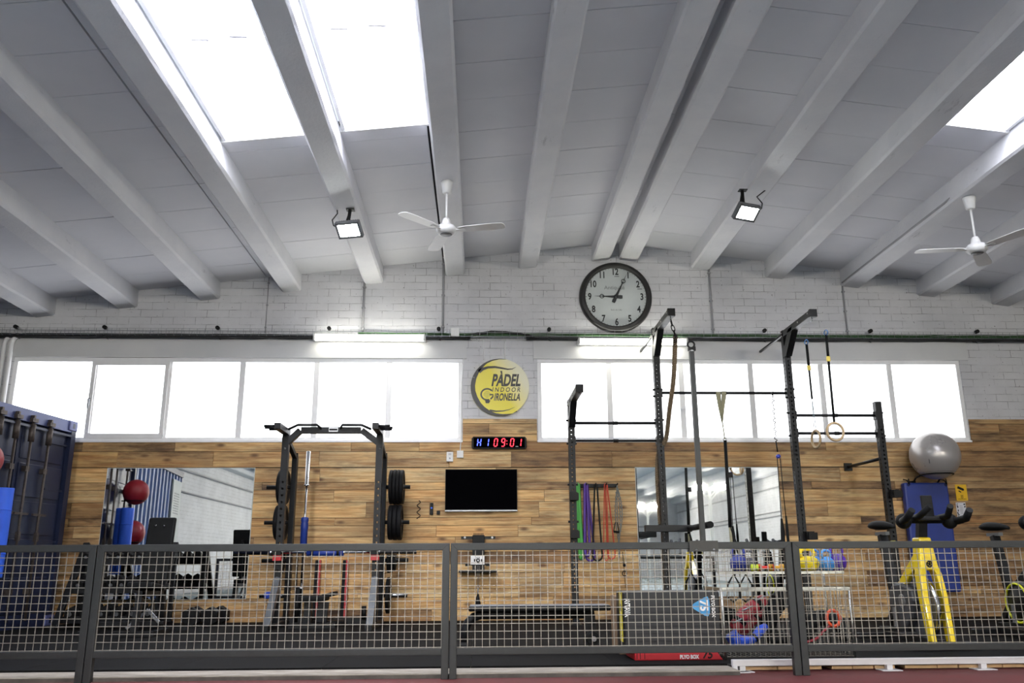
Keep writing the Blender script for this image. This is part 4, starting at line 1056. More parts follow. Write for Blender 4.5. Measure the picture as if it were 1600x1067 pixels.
# suspension trainer one
def straps():
    Y = 9.98; zb = PZ(1130, 614, Y)
    t = thing('suspension_trainer', 'suspension straps with a pale loop hanging mid-way along the rig bar', 'suspension trainer', (PX(1128, 700, Y), Y, PZ(1145, 940, Y)))
    BG = plain('olive_webbing', (150, 146, 118), .8, 0, .15, 60)
    q = lambda px, py, dy=0: P(px, py, Y+dy)
    m = MB()
    for a in (1122.5, 1131):
        m.tube([q(a, 612, -.02), q(a, 617, -.02), q((a+1127.5)/2, 638), q(1128.5, 660)], [.030, .030, .020, .008], 8, flat=.15)
    m.build('anchor_loop', BG, t)
    m = MB().tube([q(1128.5, 658), q(1131, 675), q(1132.5, 686)], .007, 8); m.build('webbing', BG, t)
    MB().torus(q(1130.5, 663), .016, .005, (0, 1, 0), 14, 6).torus(q(1132.5, 686), .018, .006, (0, 1, 0), 14, 6).build('carabiner', CHROME, t)
    MB().tube([q(1133, 688), q(1136, 740), q(1139.5, 790), q(1141, 824)], [.020, .020, .022, .022], 8, flat=.4).build('main_strap', SOFT, t)
    MB().box(*(lambda c: (c.x-.035, c.x+.03, c.y-.03, c.y+.02, c.z-.03, c.z+.03))(q(1140, 742))).build('buckle', BLACK, t)
    for s, px, lab in ((-1, 1146, 0), (1, 1165, 0)):
        MB().tube([q(1141, 822), q(1142+ (px-1142)*.5, 862), q(px, 897)], [.018, .016, .014], 6, flat=.35).build('leg_strap', BG if s < 0 else SOFT, t)
        c = q(px+2, 926); m = MB().tube([q(px, 897), q(px-9, 914), q(px-10, 932), q(px, 940), q(px+11, 932), q(px+10, 914)], .012, 8, closed=True); m.build('foot_loop', SOFT, t)
straps()
def pulley():
    Y = 10.0; q = lambda px, py, dy=0: P(px, py, Y+dy)
    t = thing('cord_trainer', 'thin knotted cord with a small blue pulley hanging beside the third rig post', 'suspension trainer', (PX(1216, 700, Y), Y, PZ(1230, 935, Y)))
    m = MB(); a, b = q(1207, 617), q(1212.5, 690)
    pts = []; 
    for k in range(90):
        u = k/89; p = a.lerp(b, u); on = .016 if (k//9) % 2 else .004; pts.append(p+Vector((on*math.sin(k*.75), on*math.cos(k*.75), 0)))
    m.tube(pts, .005, 6); m.build('spiral_cord', BLACK, t)
    MB().tube([a+Vector((0, .02, .03)), a+Vector((0, -.02, .03)), a], .012, 8).build('bar_loop', BLACK, t)
    MB().tube([b, q(1215, 706)], [.008, .008], 8).build('snap_hook', BLACK, t)
    MB().lathe([(.0001, -.02), (.024, -.018), (.024, .018), (.0001, .02)], q(1216, 713), (0, 1, 0), 18).build('pulley_wheel', plain('blue_anodised', (70, 84, 190), .35, .4), t, 'small blue pulley')
    m = MB().tube([q(1214.5, 716), q(1217.5, 760), q(1221, 812)], .0055, 6).tube([q(1219, 716), q(1224, 770), q(1228, 808)], .0055, 6); m.build('cord', BLACK, t)
    MB().tube([q(1221, 810), q(1223, 830), q(1224, 860), q(1226, 905)], [.012, .026, .024, .012], 8, flat=.5).build('strap_pad', SOFT, t)
    MB().tube([q(1228, 806), q(1230, 828), q(1233, 862), q(1236, 905)], [.01, .018, .016, .01], 8, flat=.5).build('strap_pad', SOFT, t)
pulley()
def ring(px0, py0, Y, px1, py1, R, ex, lab, buckle, thin):
    t = thing('gymnastic_ring', lab, 'gymnastic ring', (PX(px1, py1, Y), Y, PZ(px1, py1, Y)-R), 'wooden gymnastic rings on the rig arm')
    a, c = P(px0, py0, Y), P(px1, py1, Y); top = Vector((c.x, c.y, c.z+R-.012))
    m = MB().torus(a+Vector((0, 0, -.035)), .03, .006, (1, .3, 0), 16, 6); m.build('carabiner', plain('blue_carabiner', (80, 130, 190), .3, .5), t, 'light blue carabiner')
    b = a.lerp(top, buckle); MB().tube([a+Vector((0, 0, -.06)), b], .016, 6, flat=.35).build('strap', SOFT, t)
    MB().obox(b, (.018, 0, 0), (0, .012, 0), (0, 0, .028)).build('buckle', plain('brass_buckle', (200, 180, 90), .35, .7), t, 'brass buckle')
    e = a.lerp(top, .66)
    if thin:
        MB().tube([b, e], .012, 6, flat=.35).build('strap', SOFT, t)
        MB().tube([e, Vector((top.x-.012, top.y, top.z))], .004, 6).tube([e, Vector((top.x+.012, top.y, top.z))], .004, 6).build('cord', plain('blue_grey_cord', (96, 116, 128), .6), t)
    else: MB().tube([b, top], .014, 6, flat=.35).build('strap', SOFT, t)
    an = Vector((math.sin(ex), -math.cos(ex), 0))
    MB().torus(c, R-.014, .014, an, 40, 10).build('wooden_ring', plain('birch_ring', (196, 170, 132), .5, 0, .12, 30), t)
ring(1290, 515, 9.15, 1305, 674.5, .110, 0.1, 'wooden ring facing the camera on the longer strap', .32, False)
ring(1259.5, 530, 9.55, 1275, 686, .110, -1.45, 'wooden ring turned edge-on, left of the other ring', .32, True)

# ---- power rack with its plates and bars
def plate(name, x, y, z, r, w_, lab, g, mat=IRON):
    t = thing(name, lab, 'weight plate', (x, y, z-r), g)
    k = w_/2
    MB().lathe([(.026, -k*.9), (.05, -k*.9), (.055, -k*.55), (r*.72, -k*.55), (r*.76, -k), (r*.97, -k), (r, -k*.7), (r, k*.7), (r*.97, k), (r*.76, k), (r*.72, k*.55), (.055, k*.55), (.05, k*.9), (.026, k*.9)], (x, y, z), (1, 0, 0), 40).build('disc', mat, t)
    MB().lathe([(.024, -k), (.034, -k), (.034, k), (.024, k)], (x, y, z), (1, 0, 0), 18).build('hub', STEEL, t)
def power_rack():
    YP, YR = 9.9, 10.45
    xl, xr = PX(445.5, 715, YP), PX(593.5, 692, YP)
    t = thing('power_rack', 'black power rack with loaded plate pegs between the left mirror and the television', 'power rack', ((xl+xr)/2, YP, 0))
    zt = PZ(448, 680, YP)
    for s, x in ((-1, xl), (1, xr)):
        solid(post(x, YP, .05, zt, h0=.45, h1=zt-.55, sp_=.075, hole=.024, sides=False).build('upright', RACK, t))
        rz = PZ(456, 708, YR); xrr = x+(.0 if s < 0 else -.0)
        m = MB().prism([(-.045, .05), (.045, .05), (.045, rz-.06), (.015, rz), (-.015, rz), (-.045, rz-.06)], (xrr-.03, YR, 0), (0, 1, 0), (0, 0, 1), (.06, 0, 0)); m.build('rear_upright', RACK, t)
        MB().box(x-.04, x+.04, 9.42, YR+.1, 0, .06).build('foot', RACK, t, bevel=.006)
        b = MB().prism([(9.50, .06), (9.60, .06), (9.868, .40), (9.868, .55)], (x-.035, 0, 0), (0, 1, 0), (0, 0, 1), (.07, 0, 0)).build('front_brace', plain('grey_brace', (92, 95, 98), .35, .3), t, 'lighter grey brace')
        # top side bar with grip pegs pointing outwards
        sb = MB().bar((x, 9.42, zt+.035), (x, YP+.05, zt+.035), .07, .07).build('top_bar', RACK, t, bevel=.004)
        for k in range(3):
            MB().tube([(x+.03*s, 9.47+.12*k, zt+.04), (x+(.155+.02*(k == 1))*s, 9.47+.12*k, zt+.04)], .014, 10).build('grip_peg', RACK, sb)
        MB().bar((x, YP, zt-.02), (x, YR, rz-.06), .05, .05).build('side_beam', RACK, t)
        MB().lathe([(.014, 0), (.014, -.008), (.0001, -.012)], (x, YP-.038, zt-.16), (0, 1, 0), 12).build('bolt', ZINC, t)
        for py in (761, 816, 875, 930):
            z = PZ(600, py, YR); MB().tube([(x, YR, z), (x+.32*s, YR, z)], .024, 14).build('plate_peg', CHROME if py == 930 else RACK, t)
        jc = MB().box(x-.045, x+.045, YP-.11, YP-.04, .79-.07, .79+.0).build('bar_cup', REDP, t, 'red bar cup')
        MB().box(x-.045, x+.045, YP-.12, YP-.10, .80-.02, .80+.045).build('cup_lip', BLACK, jc)
    zc = PZ(520, 672.5, YP)
    x1, x2 = PX(471, 675, YP), PX(564, 675, YP); h = .036
    m = MB().box(x1, x2, YP-h, YP+h, zc-h, zc+h); m.build('top_crossbar', RACK, t, bevel=.004)
    for s, x, xe in ((-1, xl, x1), (1, xr, x2)):
        MB().bar((x, YP, zt-.10), (xe+.01*s, YP, zc), .07, .07).build('corner_brace', RACK, t, bevel=.004)
        g = MB().tube([(xe-.13*s*-1, YP-.09, zc+.0), (xe+.02*s, YP-.12, zc+.045), (xe-.2*s, YP-.12, zc+.045), (xe-.23*s, YP-.05, zc+.02)], .015, 10).build('pull_up_grip', RACK, t)
    c = P(521, 671, YP-h); lb = MB().box(c.x-.052, c.x+.052, YP-h-.004, YP-h, c.z-.026, c.z+.024).build('name_plate', WHITE, t, 'small white name plate')
    m = MB().box(c.x-.047, c.x+.047, YP-h-.0045, YP-h-.004, c.z-.012, c.z+.01)
    m.build('name_band', BLACK, lb)
    MB().box(xl-.1, xr-.04, YR+.02, YR+.1, .0, .075).build('rear_beam', RACK, t)
    for (px, r_) in ((568, .02), ):
        c = P(568.5, 958, 10.4); MB().tube([(c.x, 10.4, .06), (c.x, 10.4, .21)], .028, 12).build('bar_holder', BLACK, t)
    MB().tube([(PX(467, 900, 10.5), 10.5, .03), (PX(467, 900, 10.5), 10.5, .42)], .036, 12).build('bar_holder', BLACK, t)
    # plates
    g = 'black plates on the power rack pegs'
    def stack(side, py, specs, lab):
        z = PZ(600, py, YR); x = (xr+.075) if side > 0 else (xl-.075)
        for i, (r, w_) in enumerate(specs):
            n = len(specs); where = {0: 'innermost', n-1: 'outermost'}.get(i, 'second from inside' if i == 1 else 'third from inside')
            if n == 1: where = 'single'
            plate('weight_plate', x+side*w_/2, YR, z, r, w_, '%s black plate on the %s' % (where, lab), g); x += side*(w_+.004)
    stack(1, 761, [(.205, .038), (.208, .038), (.208, .038), (.205, .042)], 'top right rack peg')
    stack(1, 816, [(.205, .05), (.208, .05), (.208, .05)], 'second right rack peg')
    stack(1, 875, [(.15, .03), (.14, .03), (.12, .03)], 'third right rack peg')
    stack(1, 930, [(.205, .04)], 'lowest right rack peg with chrome end')
    stack(-1, 761, [(.205, .045), (.205, .045)], 'top left rack peg')
    stack(-1, 816, [(.205, .05), (.205, .05)], 'second left rack peg')
    stack(-1, 875, [(.15, .035), (.15, .035)], 'third left rack peg')
    z = PZ(412, 930, YR)
    tt = thing('bar_collar', 'small blue collar on the lowest left rack peg', 'collar', (xl-.24, YR, z-.04)); MB().tube([(xl-.20, YR, z), (xl-.26, YR, z)], .04, 14).build('clamp', plain('blue_collar', (50, 80, 190), .4), tt)
    # barbell across the cups
    zb = .80+.008; xa, xb = PX(366, 862, 9.82), PX(651, 862, 9.82)
    b = thing('barbell', 'chrome barbell with a blue pad lying across the red rack cups', 'barbell', ((xa+xb)/2, 9.82, zb-.03))
    MB().tube([(xa+.4, 9.82, zb), (xb-.42, 9.82, zb)], .0145, 12).build('shaft', CHROME, b)
    for s, x0, x1 in ((-1, xa, xa+.42), (1, xb-.43, xb)): MB().lathe([(.024, 0), (.025, .0), (.025, abs(x1-x0)-.03), (.038, abs(x1-x0)-.03), (.038, abs(x1-x0))] if s < 0 else [(.038, 0), (.038, .03), (.025, .03), (.025, abs(x1-x0))], (x0, 9.82, zb), (1, 0, 0), 20).build('sleeve', CHROME, b)
    pa, pb = PX(480, 863, 9.82), PX(537, 863, 9.82)
    pd = MB().tube([(pa, 9.82, zb-.005), (pb, 9.82, zb-.005)], .042, 18).build('pad', BLUEM, b, 'royal blue squat pad')
    for x in (pa+.045, pb-.075): MB().tube([(x, 9.82, zb-.005), (x+.03, 9.82, zb-.005)], .0435, 18).build('pad_strap', SOFT, pd)
    # standing barbell
    Yv = 10.5; q = lambda px, py: P(px, py, Yv); xv = PX(477, 800, Yv)
    b = thing('barbell', 'chrome barbell with a blue pad standing upright inside the power rack', 'barbell', (xv, Yv, .05)); z = lambda py: PZ(477, py, Yv)
    MB().lathe([(.036, z(757)-.02), (.036, z(757)), (.026, z(757)), (.026, z(705)-.004), (.022, z(705))], (xv, Yv, 0), (0, 0, 1), 20).build('sleeve', CHROME, b)
    MB().tube([(xv, Yv, .3), (xv, Yv, z(757))], .0145, 12).build('shaft', CHROME, b)
    MB().lathe([(.025, .06), (.025, .40), (.036, .40), (.036, .42)], (xv, Yv, 0), (0, 0, 1), 16).build('sleeve', CHROME, b)
    pd = MB().lathe([(.036, z(856)), (.042, z(855)), (.042, z(828)), (.045, z(827)), (.045, z(818)), (.040, z(816)), (.046, z(814)), (.046, z(810)), (.036, z(808))], (xv, Yv, 0), (0, 0, 1), 20).build('pad', BLUEM, b, 'royal blue squat pad')
    m = MB().tube([(xv-.07, Yv, z(862)), (xv-.065, Yv, z(880)), (xv-.06, Yv, z(915))], .012, 8); m.build('hanging_strap', SOFT, b)
    # upright safety arms leaning on the boards
    for px, py0, py1, lab in ((497, 875, 962, 'left red and black safety arm leaning on the boards inside the rack'), (540, 875, 966, 'right red and black safety arm leaning on the boards inside the rack')):
        a = P(px+1, py0, 10.93); d = thing('safety_arm', lab, 'safety arm', (a.x, 10.9, 0)); z0 = 0.0
        MB().hexa([(a.x-.04, 10.86, z0), (a.x+.005, 10.86, z0), (a.x+.005, 10.93, z0), (a.x-.04, 10.93, z0), (a.x-.035, 10.90, a.z), (a.x+.005, 10.90, a.z), (a.x+.005, 10.97, a.z), (a.x-.035, 10.97, a.z)]).build('black_liner', SOFT, d)
        MB().hexa([(a.x+.005, 10.85, z0), (a.x+.035, 10.85, z0), (a.x+.035, 10.93, z0), (a.x+.005, 10.93, z0), (a.x+.005, 10.89, a.z), (a.x+.03, 10.89, a.z), (a.x+.03, 10.97, a.z), (a.x+.005, 10.97, a.z)]).build('red_channel', REDP, d)
    # flat bench inside the rack
    Yb = 10.1; xs0, xs1 = PX(470, 932, Yb), PX(512, 932, Yb); zs = PZ(490, 930, Yb)
    b = thing('utility_bench', 'black adjustable bench inside the power rack', 'bench', ((xs0+xs1)/2, Yb, 0))
    MB().box(xs0, xs1, Yb-.16, Yb+.14, zs-.06, zs).build('seat', SOFT, b, bevel=.015)
    MB().obox((PX(513, 930, Yb), Yb, zs+.0), (.09, 0, .022), (0, .12, 0), (-.006, 0, .022)).build('backrest', SOFT, b, bevel=.01)
    MB().box(xs0+.05, xs0+.13, Yb-.05, Yb+.05, .04, zs-.06).build('leg', RACK, b)
    MB().bar((xs1-.04, Yb, zs-.07), (xs1-.06, Yb, .05), .12, .06).build('leg', RACK, b)
    MB().lathe([(.0001, 0), (.18, 0), (.18, .03), (.16, .06), (.0001, .07)], (PX(492, 963, Yb), Yb+.05, .0), (0, 0, 1), 24).build('base', SOFT, b) if False else MB().box(xs0-.08, xs1+.12, Yb-.2, Yb-.14, 0, .05).build('base', RACK, b)
    pl = thing('bumper_plate', 'black bumper plate leaning under the bench in the power rack', 'weight plate', (PX(507, 962, 10.25), 10.3, 0))
    MB().lathe([(.03, -.025), (.16, -.025), (.175, -.015), (.175, .015), (.16, .025), (.03, .025)], (PX(507, 962, 10.25), 10.32, .172), (0, .97, .25), 36).build('disc', IRON, pl) if False else MB().lathe([(.03, .0), (.16, .0), (.2, .012), (.2, .05), (.16, .06), (.03, .06)], (PX(512, 962, 10.25), 10.32, 0), (0, 0, 1), 40).build('disc', IRON, pl)
power_rack()

# ---- dumbbell rack
def hexdumb(r, L, name='hex_dumbbell', discs=True):
    t = thing(name, '', 'dumbbell', (0, 0, 0)); hx = [(r*math.cos(PI/6+PI*k/3), r*math.sin(PI/6+PI*k/3)) for k in range(6)]
    for s in (-1, 1):
        y0 = -L/2 if s < 0 else L/2-L*.3
        MB().prism(hx, (0, y0, r*.87), (1, 0, 0), (0, 0, 1), (0, L*.3, 0)).build('head', IRON, t, bevel=.008)
        MB().lathe([(.0001, 0), (r*.35, 0), (r*.35, -.002*1)], (0, y0-.0005 if s < 0 else L/2+.002, r*.87), (0, 1, 0), 14).build('end_disc', STEEL, t) if s < 0 and discs else None
    MB().tube([(0, -L*.22, r*.87), (0, L*.22, r*.87)], .014, 10).build('handle', CHROME, t)
    return t
def dumbbell_rack():
    xa, xb = PX(113, 905, 10.15), PX(254, 935, 10.15)
    t = thing('dumbbell_rack', 'black three-tier dumbbell rack below the left mirror', 'rack', ((xa+xb)/2, 10.1, 0))
    for s, x in ((-1, xa), (1, xb)):
        MB().bar((x, 9.85, .02), (x, 10.42, .93), .05, .07, (1, 0, 0)).build('side_frame', RACK, t, bevel=.005)
        MB().bar((x, 9.80, .03), (x, 10.48, .03), .06, .05, (0, 0, 1)).build('foot', RACK, t)
        MB().bar((x, 10.42, .05), (x, 10.42, .93), .05, .05, (1, 0, 0)).build('rear_leg', RACK, t)
    tz = [.74, .43, .12]; proto = None
    for k, z in enumerate(tz):
        y = 9.96+z*.33
        m = MB().hexa([(xa, y, z-.03), (xb, y, z-.03), (xb, y+.30, z+.03), (xa, y+.30, z+.03), (xa, y, z-.018), (xb, y, z-.018), (xb, y+.30, z+.042), (xa, y+.30, z+.042)])
        m.hexa([(xa, y-.012, z-.055), (xb, y-.012, z-.055), (xb, y+.004, z-.055), (xa, y+.004, z-.055), (xa, y-.012, z+.02), (xb, y-.012, z+.02), (xb, y+.004, z+.02), (xa, y+.004, z+.02)])
        m.build('tray', RACK, t)
        n = (8, 8, 6)[k]; r = (.052, .06, .07)[k]
        pr = hexdumb(r, (.26, .29, .32)[k])
        for i in range(n):
            lab = 'black hex dumbbell, %s from the left on the %s tier of the rack' % (('first', 'second', 'third', 'fourth', 'fifth', 'sixth', 'seventh', 'eighth')[i], ('top', 'middle', 'bottom')[k])
            x = xa+.09+(xb-xa-.18)*i/(n-1); loc = (x, y+.15, z+.012); rot = (math.atan2(.06, .30), 0, 0)
            if i == 0: pr.location = loc; pr.rotation_euler = rot; pr['label'] = lab; pr['group'] = 'dumbbells on the %s tier' % ('top', 'middle', 'bottom')[k]
            else: dup(pr, loc, rot, lab)
dumbbell_rack()
big = hexdumb(.110, .40, 'heavy_hex_dumbbell', False); big.location = (PX(302, 970, 10.7), 10.7, 0); big.rotation_euler = (0, 0, .12); big['label'] = 'heavy hex dumbbell on the floor nearer the dumbbell rack'; big['group'] = 'heavy dumbbells by the wall'
big2 = dup(big, (PX(336.5, 970, 10.72), 10.72, 0), (0, 0, -.1), 'heavy hex dumbbell on the floor nearer the power rack', 'heavy dumbbells by the wall')

# ---- incline bench standing before the rack
def incline():
    x, y = PX(247, 850, 9.3), 9.3; w_ = PX(268, 812, 9.3)-PX(226, 812, 9.3); zt = PZ(247, 808, 9.3)
    t = thing('incline_bench', 'black incline bench with raised back pad in front of the left mirror', 'bench', (x, y, 0))
    MB().obox((x, y+.03, (zt+.52)/2), (w_/2, 0, 0), (0, .03, 0), (0, .05, (zt-.52)/2)).build('backrest', SOFT, t, bevel=.018)
    MB().obox((x, y-.22, .47), (.13, 0, 0), (0, .17, -.02), (0, .004, .03)).build('seat', SOFT, t, bevel=.018)
    MB().bar((x, y+.06, .44), (x, y+.10, zt-.15), .06, .04, (1, 0, 0)).build('back_frame', RACK, t)
    for px in (-1, 1): MB().lathe([(.012, 0), (.0001, -.006)], (x+.045*px, y+.03+.032-.065+.0, zt-.09), (0, 1, 0), 10).build('pad_bolt', CHROME, t)
    MB().bar((x, y-.38, .40), (x, y+.30, .40), .06, .06).build('main_beam', RACK, t)
    MB().bar((x, y+.26, .42), (x, y+.34, .04), .06, .06, (1, 0, 0)).build('rear_leg', RACK, t)
    MB().bar((x, y-.34, .42), (x, y-.42, .04), .06, .06, (1, 0, 0)).build('front_leg', RACK, t)
    MB().bar((x-.28, y+.34, .03), (x+.28, y+.34, .03), .06, .05).build('rear_foot', RACK, t)
    MB().bar((x-.20, y-.42, .03), (x+.20, y-.42, .03), .06, .05).build('front_foot', RACK, t)
    MB().bar((x-.03, y+.2, .1), (x+.02, y-.1, .40), .03, .02, (1, 0, 0)).build('silver_strut', STEEL, t, 'bare silver strut')
incline()
def stool():
    x, y = PX(200, 975, 9.25), 9.2
    t = thing('low_bench_frame', 'low black bench frame with silver braces left of the incline bench', 'bench frame', (x, y, 0))
    MB().bar((x-.38, y, .10), (x+.38, y, .10), .06, .05).build('beam', RACK, t)
    for dx in (-.36, .36): MB().bar((x+dx, y-.2, .025), (x+dx, y+.2, .025), .05, .05).build('foot', RACK, t); MB().box(x+dx-.025, x+dx+.025, y-.03, y+.03, .05, .1).build('leg', RACK, t)
    MB().bar((x+.02, y-.04, .06), (x+.22, y-.04, .24), .03, .012, (0, 1, 0)).build('silver_brace', STEEL, t, 'bare silver brace')
    MB().bar((x+.22, y-.04, .24), (x+.34, y-.04, .12), .03, .012, (0, 1, 0)).build('silver_brace', STEEL, t, 'bare silver brace')
stool()

# ---- long low bench
def long_bench():
    Y = 7.35; xa, xb = PX(732.5, 950, Y), PX(951, 950, Y); zt, zb = PZ(840, 945.5, Y), PZ(840, 953.5, Y)
    t = thing('long_padded_bench', 'long low black bench with a curved end leg in front of the rig', 'bench', ((xa+xb)/2, Y, 0))
    MB().box(xa, xb, Y-.14, Y+.14, zb, zt).build('seat_pad', SOFT, t, bevel=.012)
    MB().box(xa+.01, xb-.01, Y-.13, Y+.13, zt-.002, zt+.004).build('top_cover', plain('grey_vinyl_cover', (120, 124, 130), .35, 0, .1), t, 'grey pad cover', bevel=.002)
    zc = PZ(840, 960, Y); xr_ = PX(928, 960, Y); xl_ = PX(752, 960, Y)
    MB().tube([(xr_, Y, zc), (xl_, Y, zc), (xl_-.06, Y, zc-.015), (xl_-.11, Y, zc-.06), (xl_-.135, Y, zc-.12), (xl_-.145, Y, .02)], .036, 14).build('curved_frame', RACK, t)
    MB().bar((xr_-.04, Y, zc), (xr_-.03, Y, .02), .09, .07).build('leg', RACK, t)
    MB().bar((xl_-.145, Y-.25, .03), (xl_-.145, Y+.25, .03), .06, .05).build('foot', RACK, t); MB().bar((xr_-.03, Y-.25, .03), (xr_-.03, Y+.25, .03), .06, .05).build('foot', RACK, t)
    for px in (771, 842): x = PX(px, 960, Y); MB().tube([(x, Y, zc), (x, Y, zb)], .03, 12).build('spacer', RACK, t)
    MB().lathe([(.012, 0), (.0001, -.01)], (xl_-.145, Y-.276, .03), (0, 1, 0), 10).build('bolt', ZINC, t)
    x = PX(925, 990, 7.2); MB().tube([(x, 7.1, .09), (x+.02, 7.5, .09)], .05, 16).build('roller', SOFT, t)
    MB().tube([(x, 7.08, .09), (x, 7.1, .09)], .02, 12).build('roller_cap', CHROME, t)
long_bench()

# ---- plyometric boxes
def plyo():
    Y0 = 6.375; xa, xb = PX(974, 940, Y0), PX(1124.5, 940, Y0); zt = PZ(1050, 924, Y0)
    NAVY = plain('black_vinyl_panel', (17, 19, 25), .42, 0, .12, 4, .08)
    t = thing('plyo_box', 'black vinyl jump box on its side with yellow end and blue 75 badge', 'jump box', ((xa+xb)/2, Y0+.15, .10))
    MB().box(xa, xb, Y0, Y0+.34, PZ(1050, 1015.5, 6.36)+.003, zt).build('body', NAVY, t, bevel=.012)
    MB().box(xa-.004, xa+.002, Y0+.07, Y0+.17, .12, zt-.006).build('yellow_edge', plain('yellow_vinyl', (222, 206, 46), .4, 0, .08), t, 'yellow edge strip')
    m = MB()
    for i, (z, h_) in enumerate(((.16, .006), (.19, .006), (.215, .02), (.33, .05), (.36, .03), (.41, .04), (.45, .03))): m.box(xa-.0055, xa-.004, Y0+.08+(i % 3)*.02, Y0+.11+(i % 2)*.03, z, z+h_)
    m.build('edge_print', BLACK, t)
    F_ = Y0-.001; D = (0, -.0012, 0); dn = Vector((0, 0, -1)); rt = Vector((1, 0, 0))
    c = P(982, 932, Y0); MB().text('AVTAVA', (PX(979, 955, Y0)+.004, F_, PZ(976, 949, Y0)), dn*.62, rt*1.05+dn*-.22, D, .052, .002).build('white_logo', WHITE, t)
    cx, cz = PX(1100, 946, Y0), PZ(1100, 946, Y0); k = 1/212
    bd = MB().prism([((px-1100)*k, (946-py)*k) for px, py in [(1081, 947), (1084, 943), (1101, 934), (1106, 932.5), (1108, 936), (1109, 946), (1108, 958), (1105, 962), (1100, 960.5), (1084, 951)]], (cx, F_, cz), (1, 0, 0), (0, 0, 1), D).build('badge', plain('badge_blue', (66, 150, 204), .4), t, 'light blue 75 badge')
    MB().text('75', (cx-.004, F_-.0015, cz), dn, rt, D, .078, .003).build('badge_number', WHITE, bd)
    MB().text('PLYO BOX', (PX(1114, 946, Y0), F_, PZ(1113, 947, Y0)), dn*.92, rt, D, .034, .001).build('lettering', WHITE, t)
    # red box lying under it
    xc, xd = PX(992, 1026, 6.36), PX(1130, 1026, 6.36); z1 = PZ(1050, 1015.5, 6.36)
    t = thing('plyo_box', 'flat red jump box lying under the black one', 'jump box', ((xc+xd)/2, 6.5, 0))
    MB().hexa([(xc, 6.36, 0), (xd, 6.36, 0), (xd, 6.74, 0), (xc, 6.74, 0), (xc, 6.36, z1), (xd-.05, 6.36, z1), (xd-.05, 6.74, z1), (xc, 6.74, z1)]).build('body', plain('red_vinyl', (184, 26, 38), .4, 0, .08), t, bevel=.006)
    MB().text('PLYO BOX', (PX(1077, 1026, 6.36), 6.359, PZ(1082, 1026.3, 6.36)), (1, 0, 0), (0, 0, 1.25), D, .028, .0015).build('lettering', WHITE, t)
    MB().text('75', (PX(1106, 1023, 6.36), 6.359, PZ(1106, 1023, 6.36)), (1, 0, 0), (.2, 0, 1), D, .075, .002).build('number', BLACK, t)
    m = MB()
    for px in (995, 1000, 1007): m.box(PX(px, 1026, 6.36), PX(px, 1026, 6.36)+.004, 6.3588, 6.36, .01, z1-.004)
    m.build('edge_marks', BLACK, t)
    t = thing('wooden_jump_box', 'plain tan wooden box end just behind the yellow edged jump box', 'jump box', (xa+.3, 7.0, 0))
    m = MB().box(xa+.03, xb-.05, 6.80, 7.2, 0, zt-.05); m.build('panels', plain('dull_plywood', (132, 108, 84), .7, 0, .15, 6, .1), t, bevel=.004)
plyo()

# ---- wire basket trolley
def trolley():
    Y0, Y1 = 6.36, 6.80; xa, xb = PX(1130, 960, Y0), PX(1330, 960, Y0)
    t = thing('wire_basket_trolley', 'galvanised wire basket stand holding exercise gear beside the black jump box', 'basket', ((xa+xb)/2, 6.6, 0))
    zr = PZ(1200, 920, Y0); zs = PZ(1200, 893, Y0); zt = PZ(1200, 857, Y0)
    r = .009
    for x in (xa, xb):
        for y in (Y0, Y1): MB().tube([(x, y, 0), (x, y, zt if y > Y0 else zr)], r, 8).build('post', ZINC, t)
    def mesh(x0, x1, y0, y1, z0, z1, nx, nz, name):
        m = MB(); q = .0032
        for i in range(nx+1):
            x = x0+(x1-x0)*i/nx
            m.bar((x, y0, z0), (x, y0, z1), q, q); m.bar((x, y1, z0), (x, y1, z1), q, q); m.bar((x, y0, z0), (x, y1, z0), q, q)
        for k in range(nz+1):
            z = z0+(z1-z0)*k/nz
            for y in (y0, y1): m.bar((x0, y, z), (x1, y, z), q, q)
            for x in (x0, x1): m.bar((x, y0, z), (x, y1, z), q, q)
        ny = 8
        for k in range(ny+1):
            y = y0+(y1-y0)*k/ny
            for x in (x0, x1): m.bar((x, y, z0), (x, y, z1), q, q)
        o = m.build(name, WIRE, t); return o
    mesh(xa, xb, Y0, Y1, .02, zr, 26, 3, 'lower_basket')
    mesh(xa, xb, Y0+.06, Y1, zs, zt, 20, 3, 'upper_basket')
    m = MB().box(xa, xb, Y0+.05, Y0+.08, zs-.018, zs); m.build('shelf_rim', ZINC, t)
    m = MB().bar((xa, Y0, zr), (xb, Y0, zr), .022, .022); m.build('front_rim', ZINC, t)
    for x in (xa, xb): MB().bar((x, Y0, zr), (x, Y1, zr), .022, .022).build('side_rim', ZINC, t)
    MB().box(xa, xb, Y0+.06, Y1, zs-.008, zs-.002).build('shelf', WIRE, t) if False else None
    return xa, xb, Y0, Y1, zs, zt, zr
xa_, xb_, ty0, ty1, tzs, tzt, tzr = trolley()
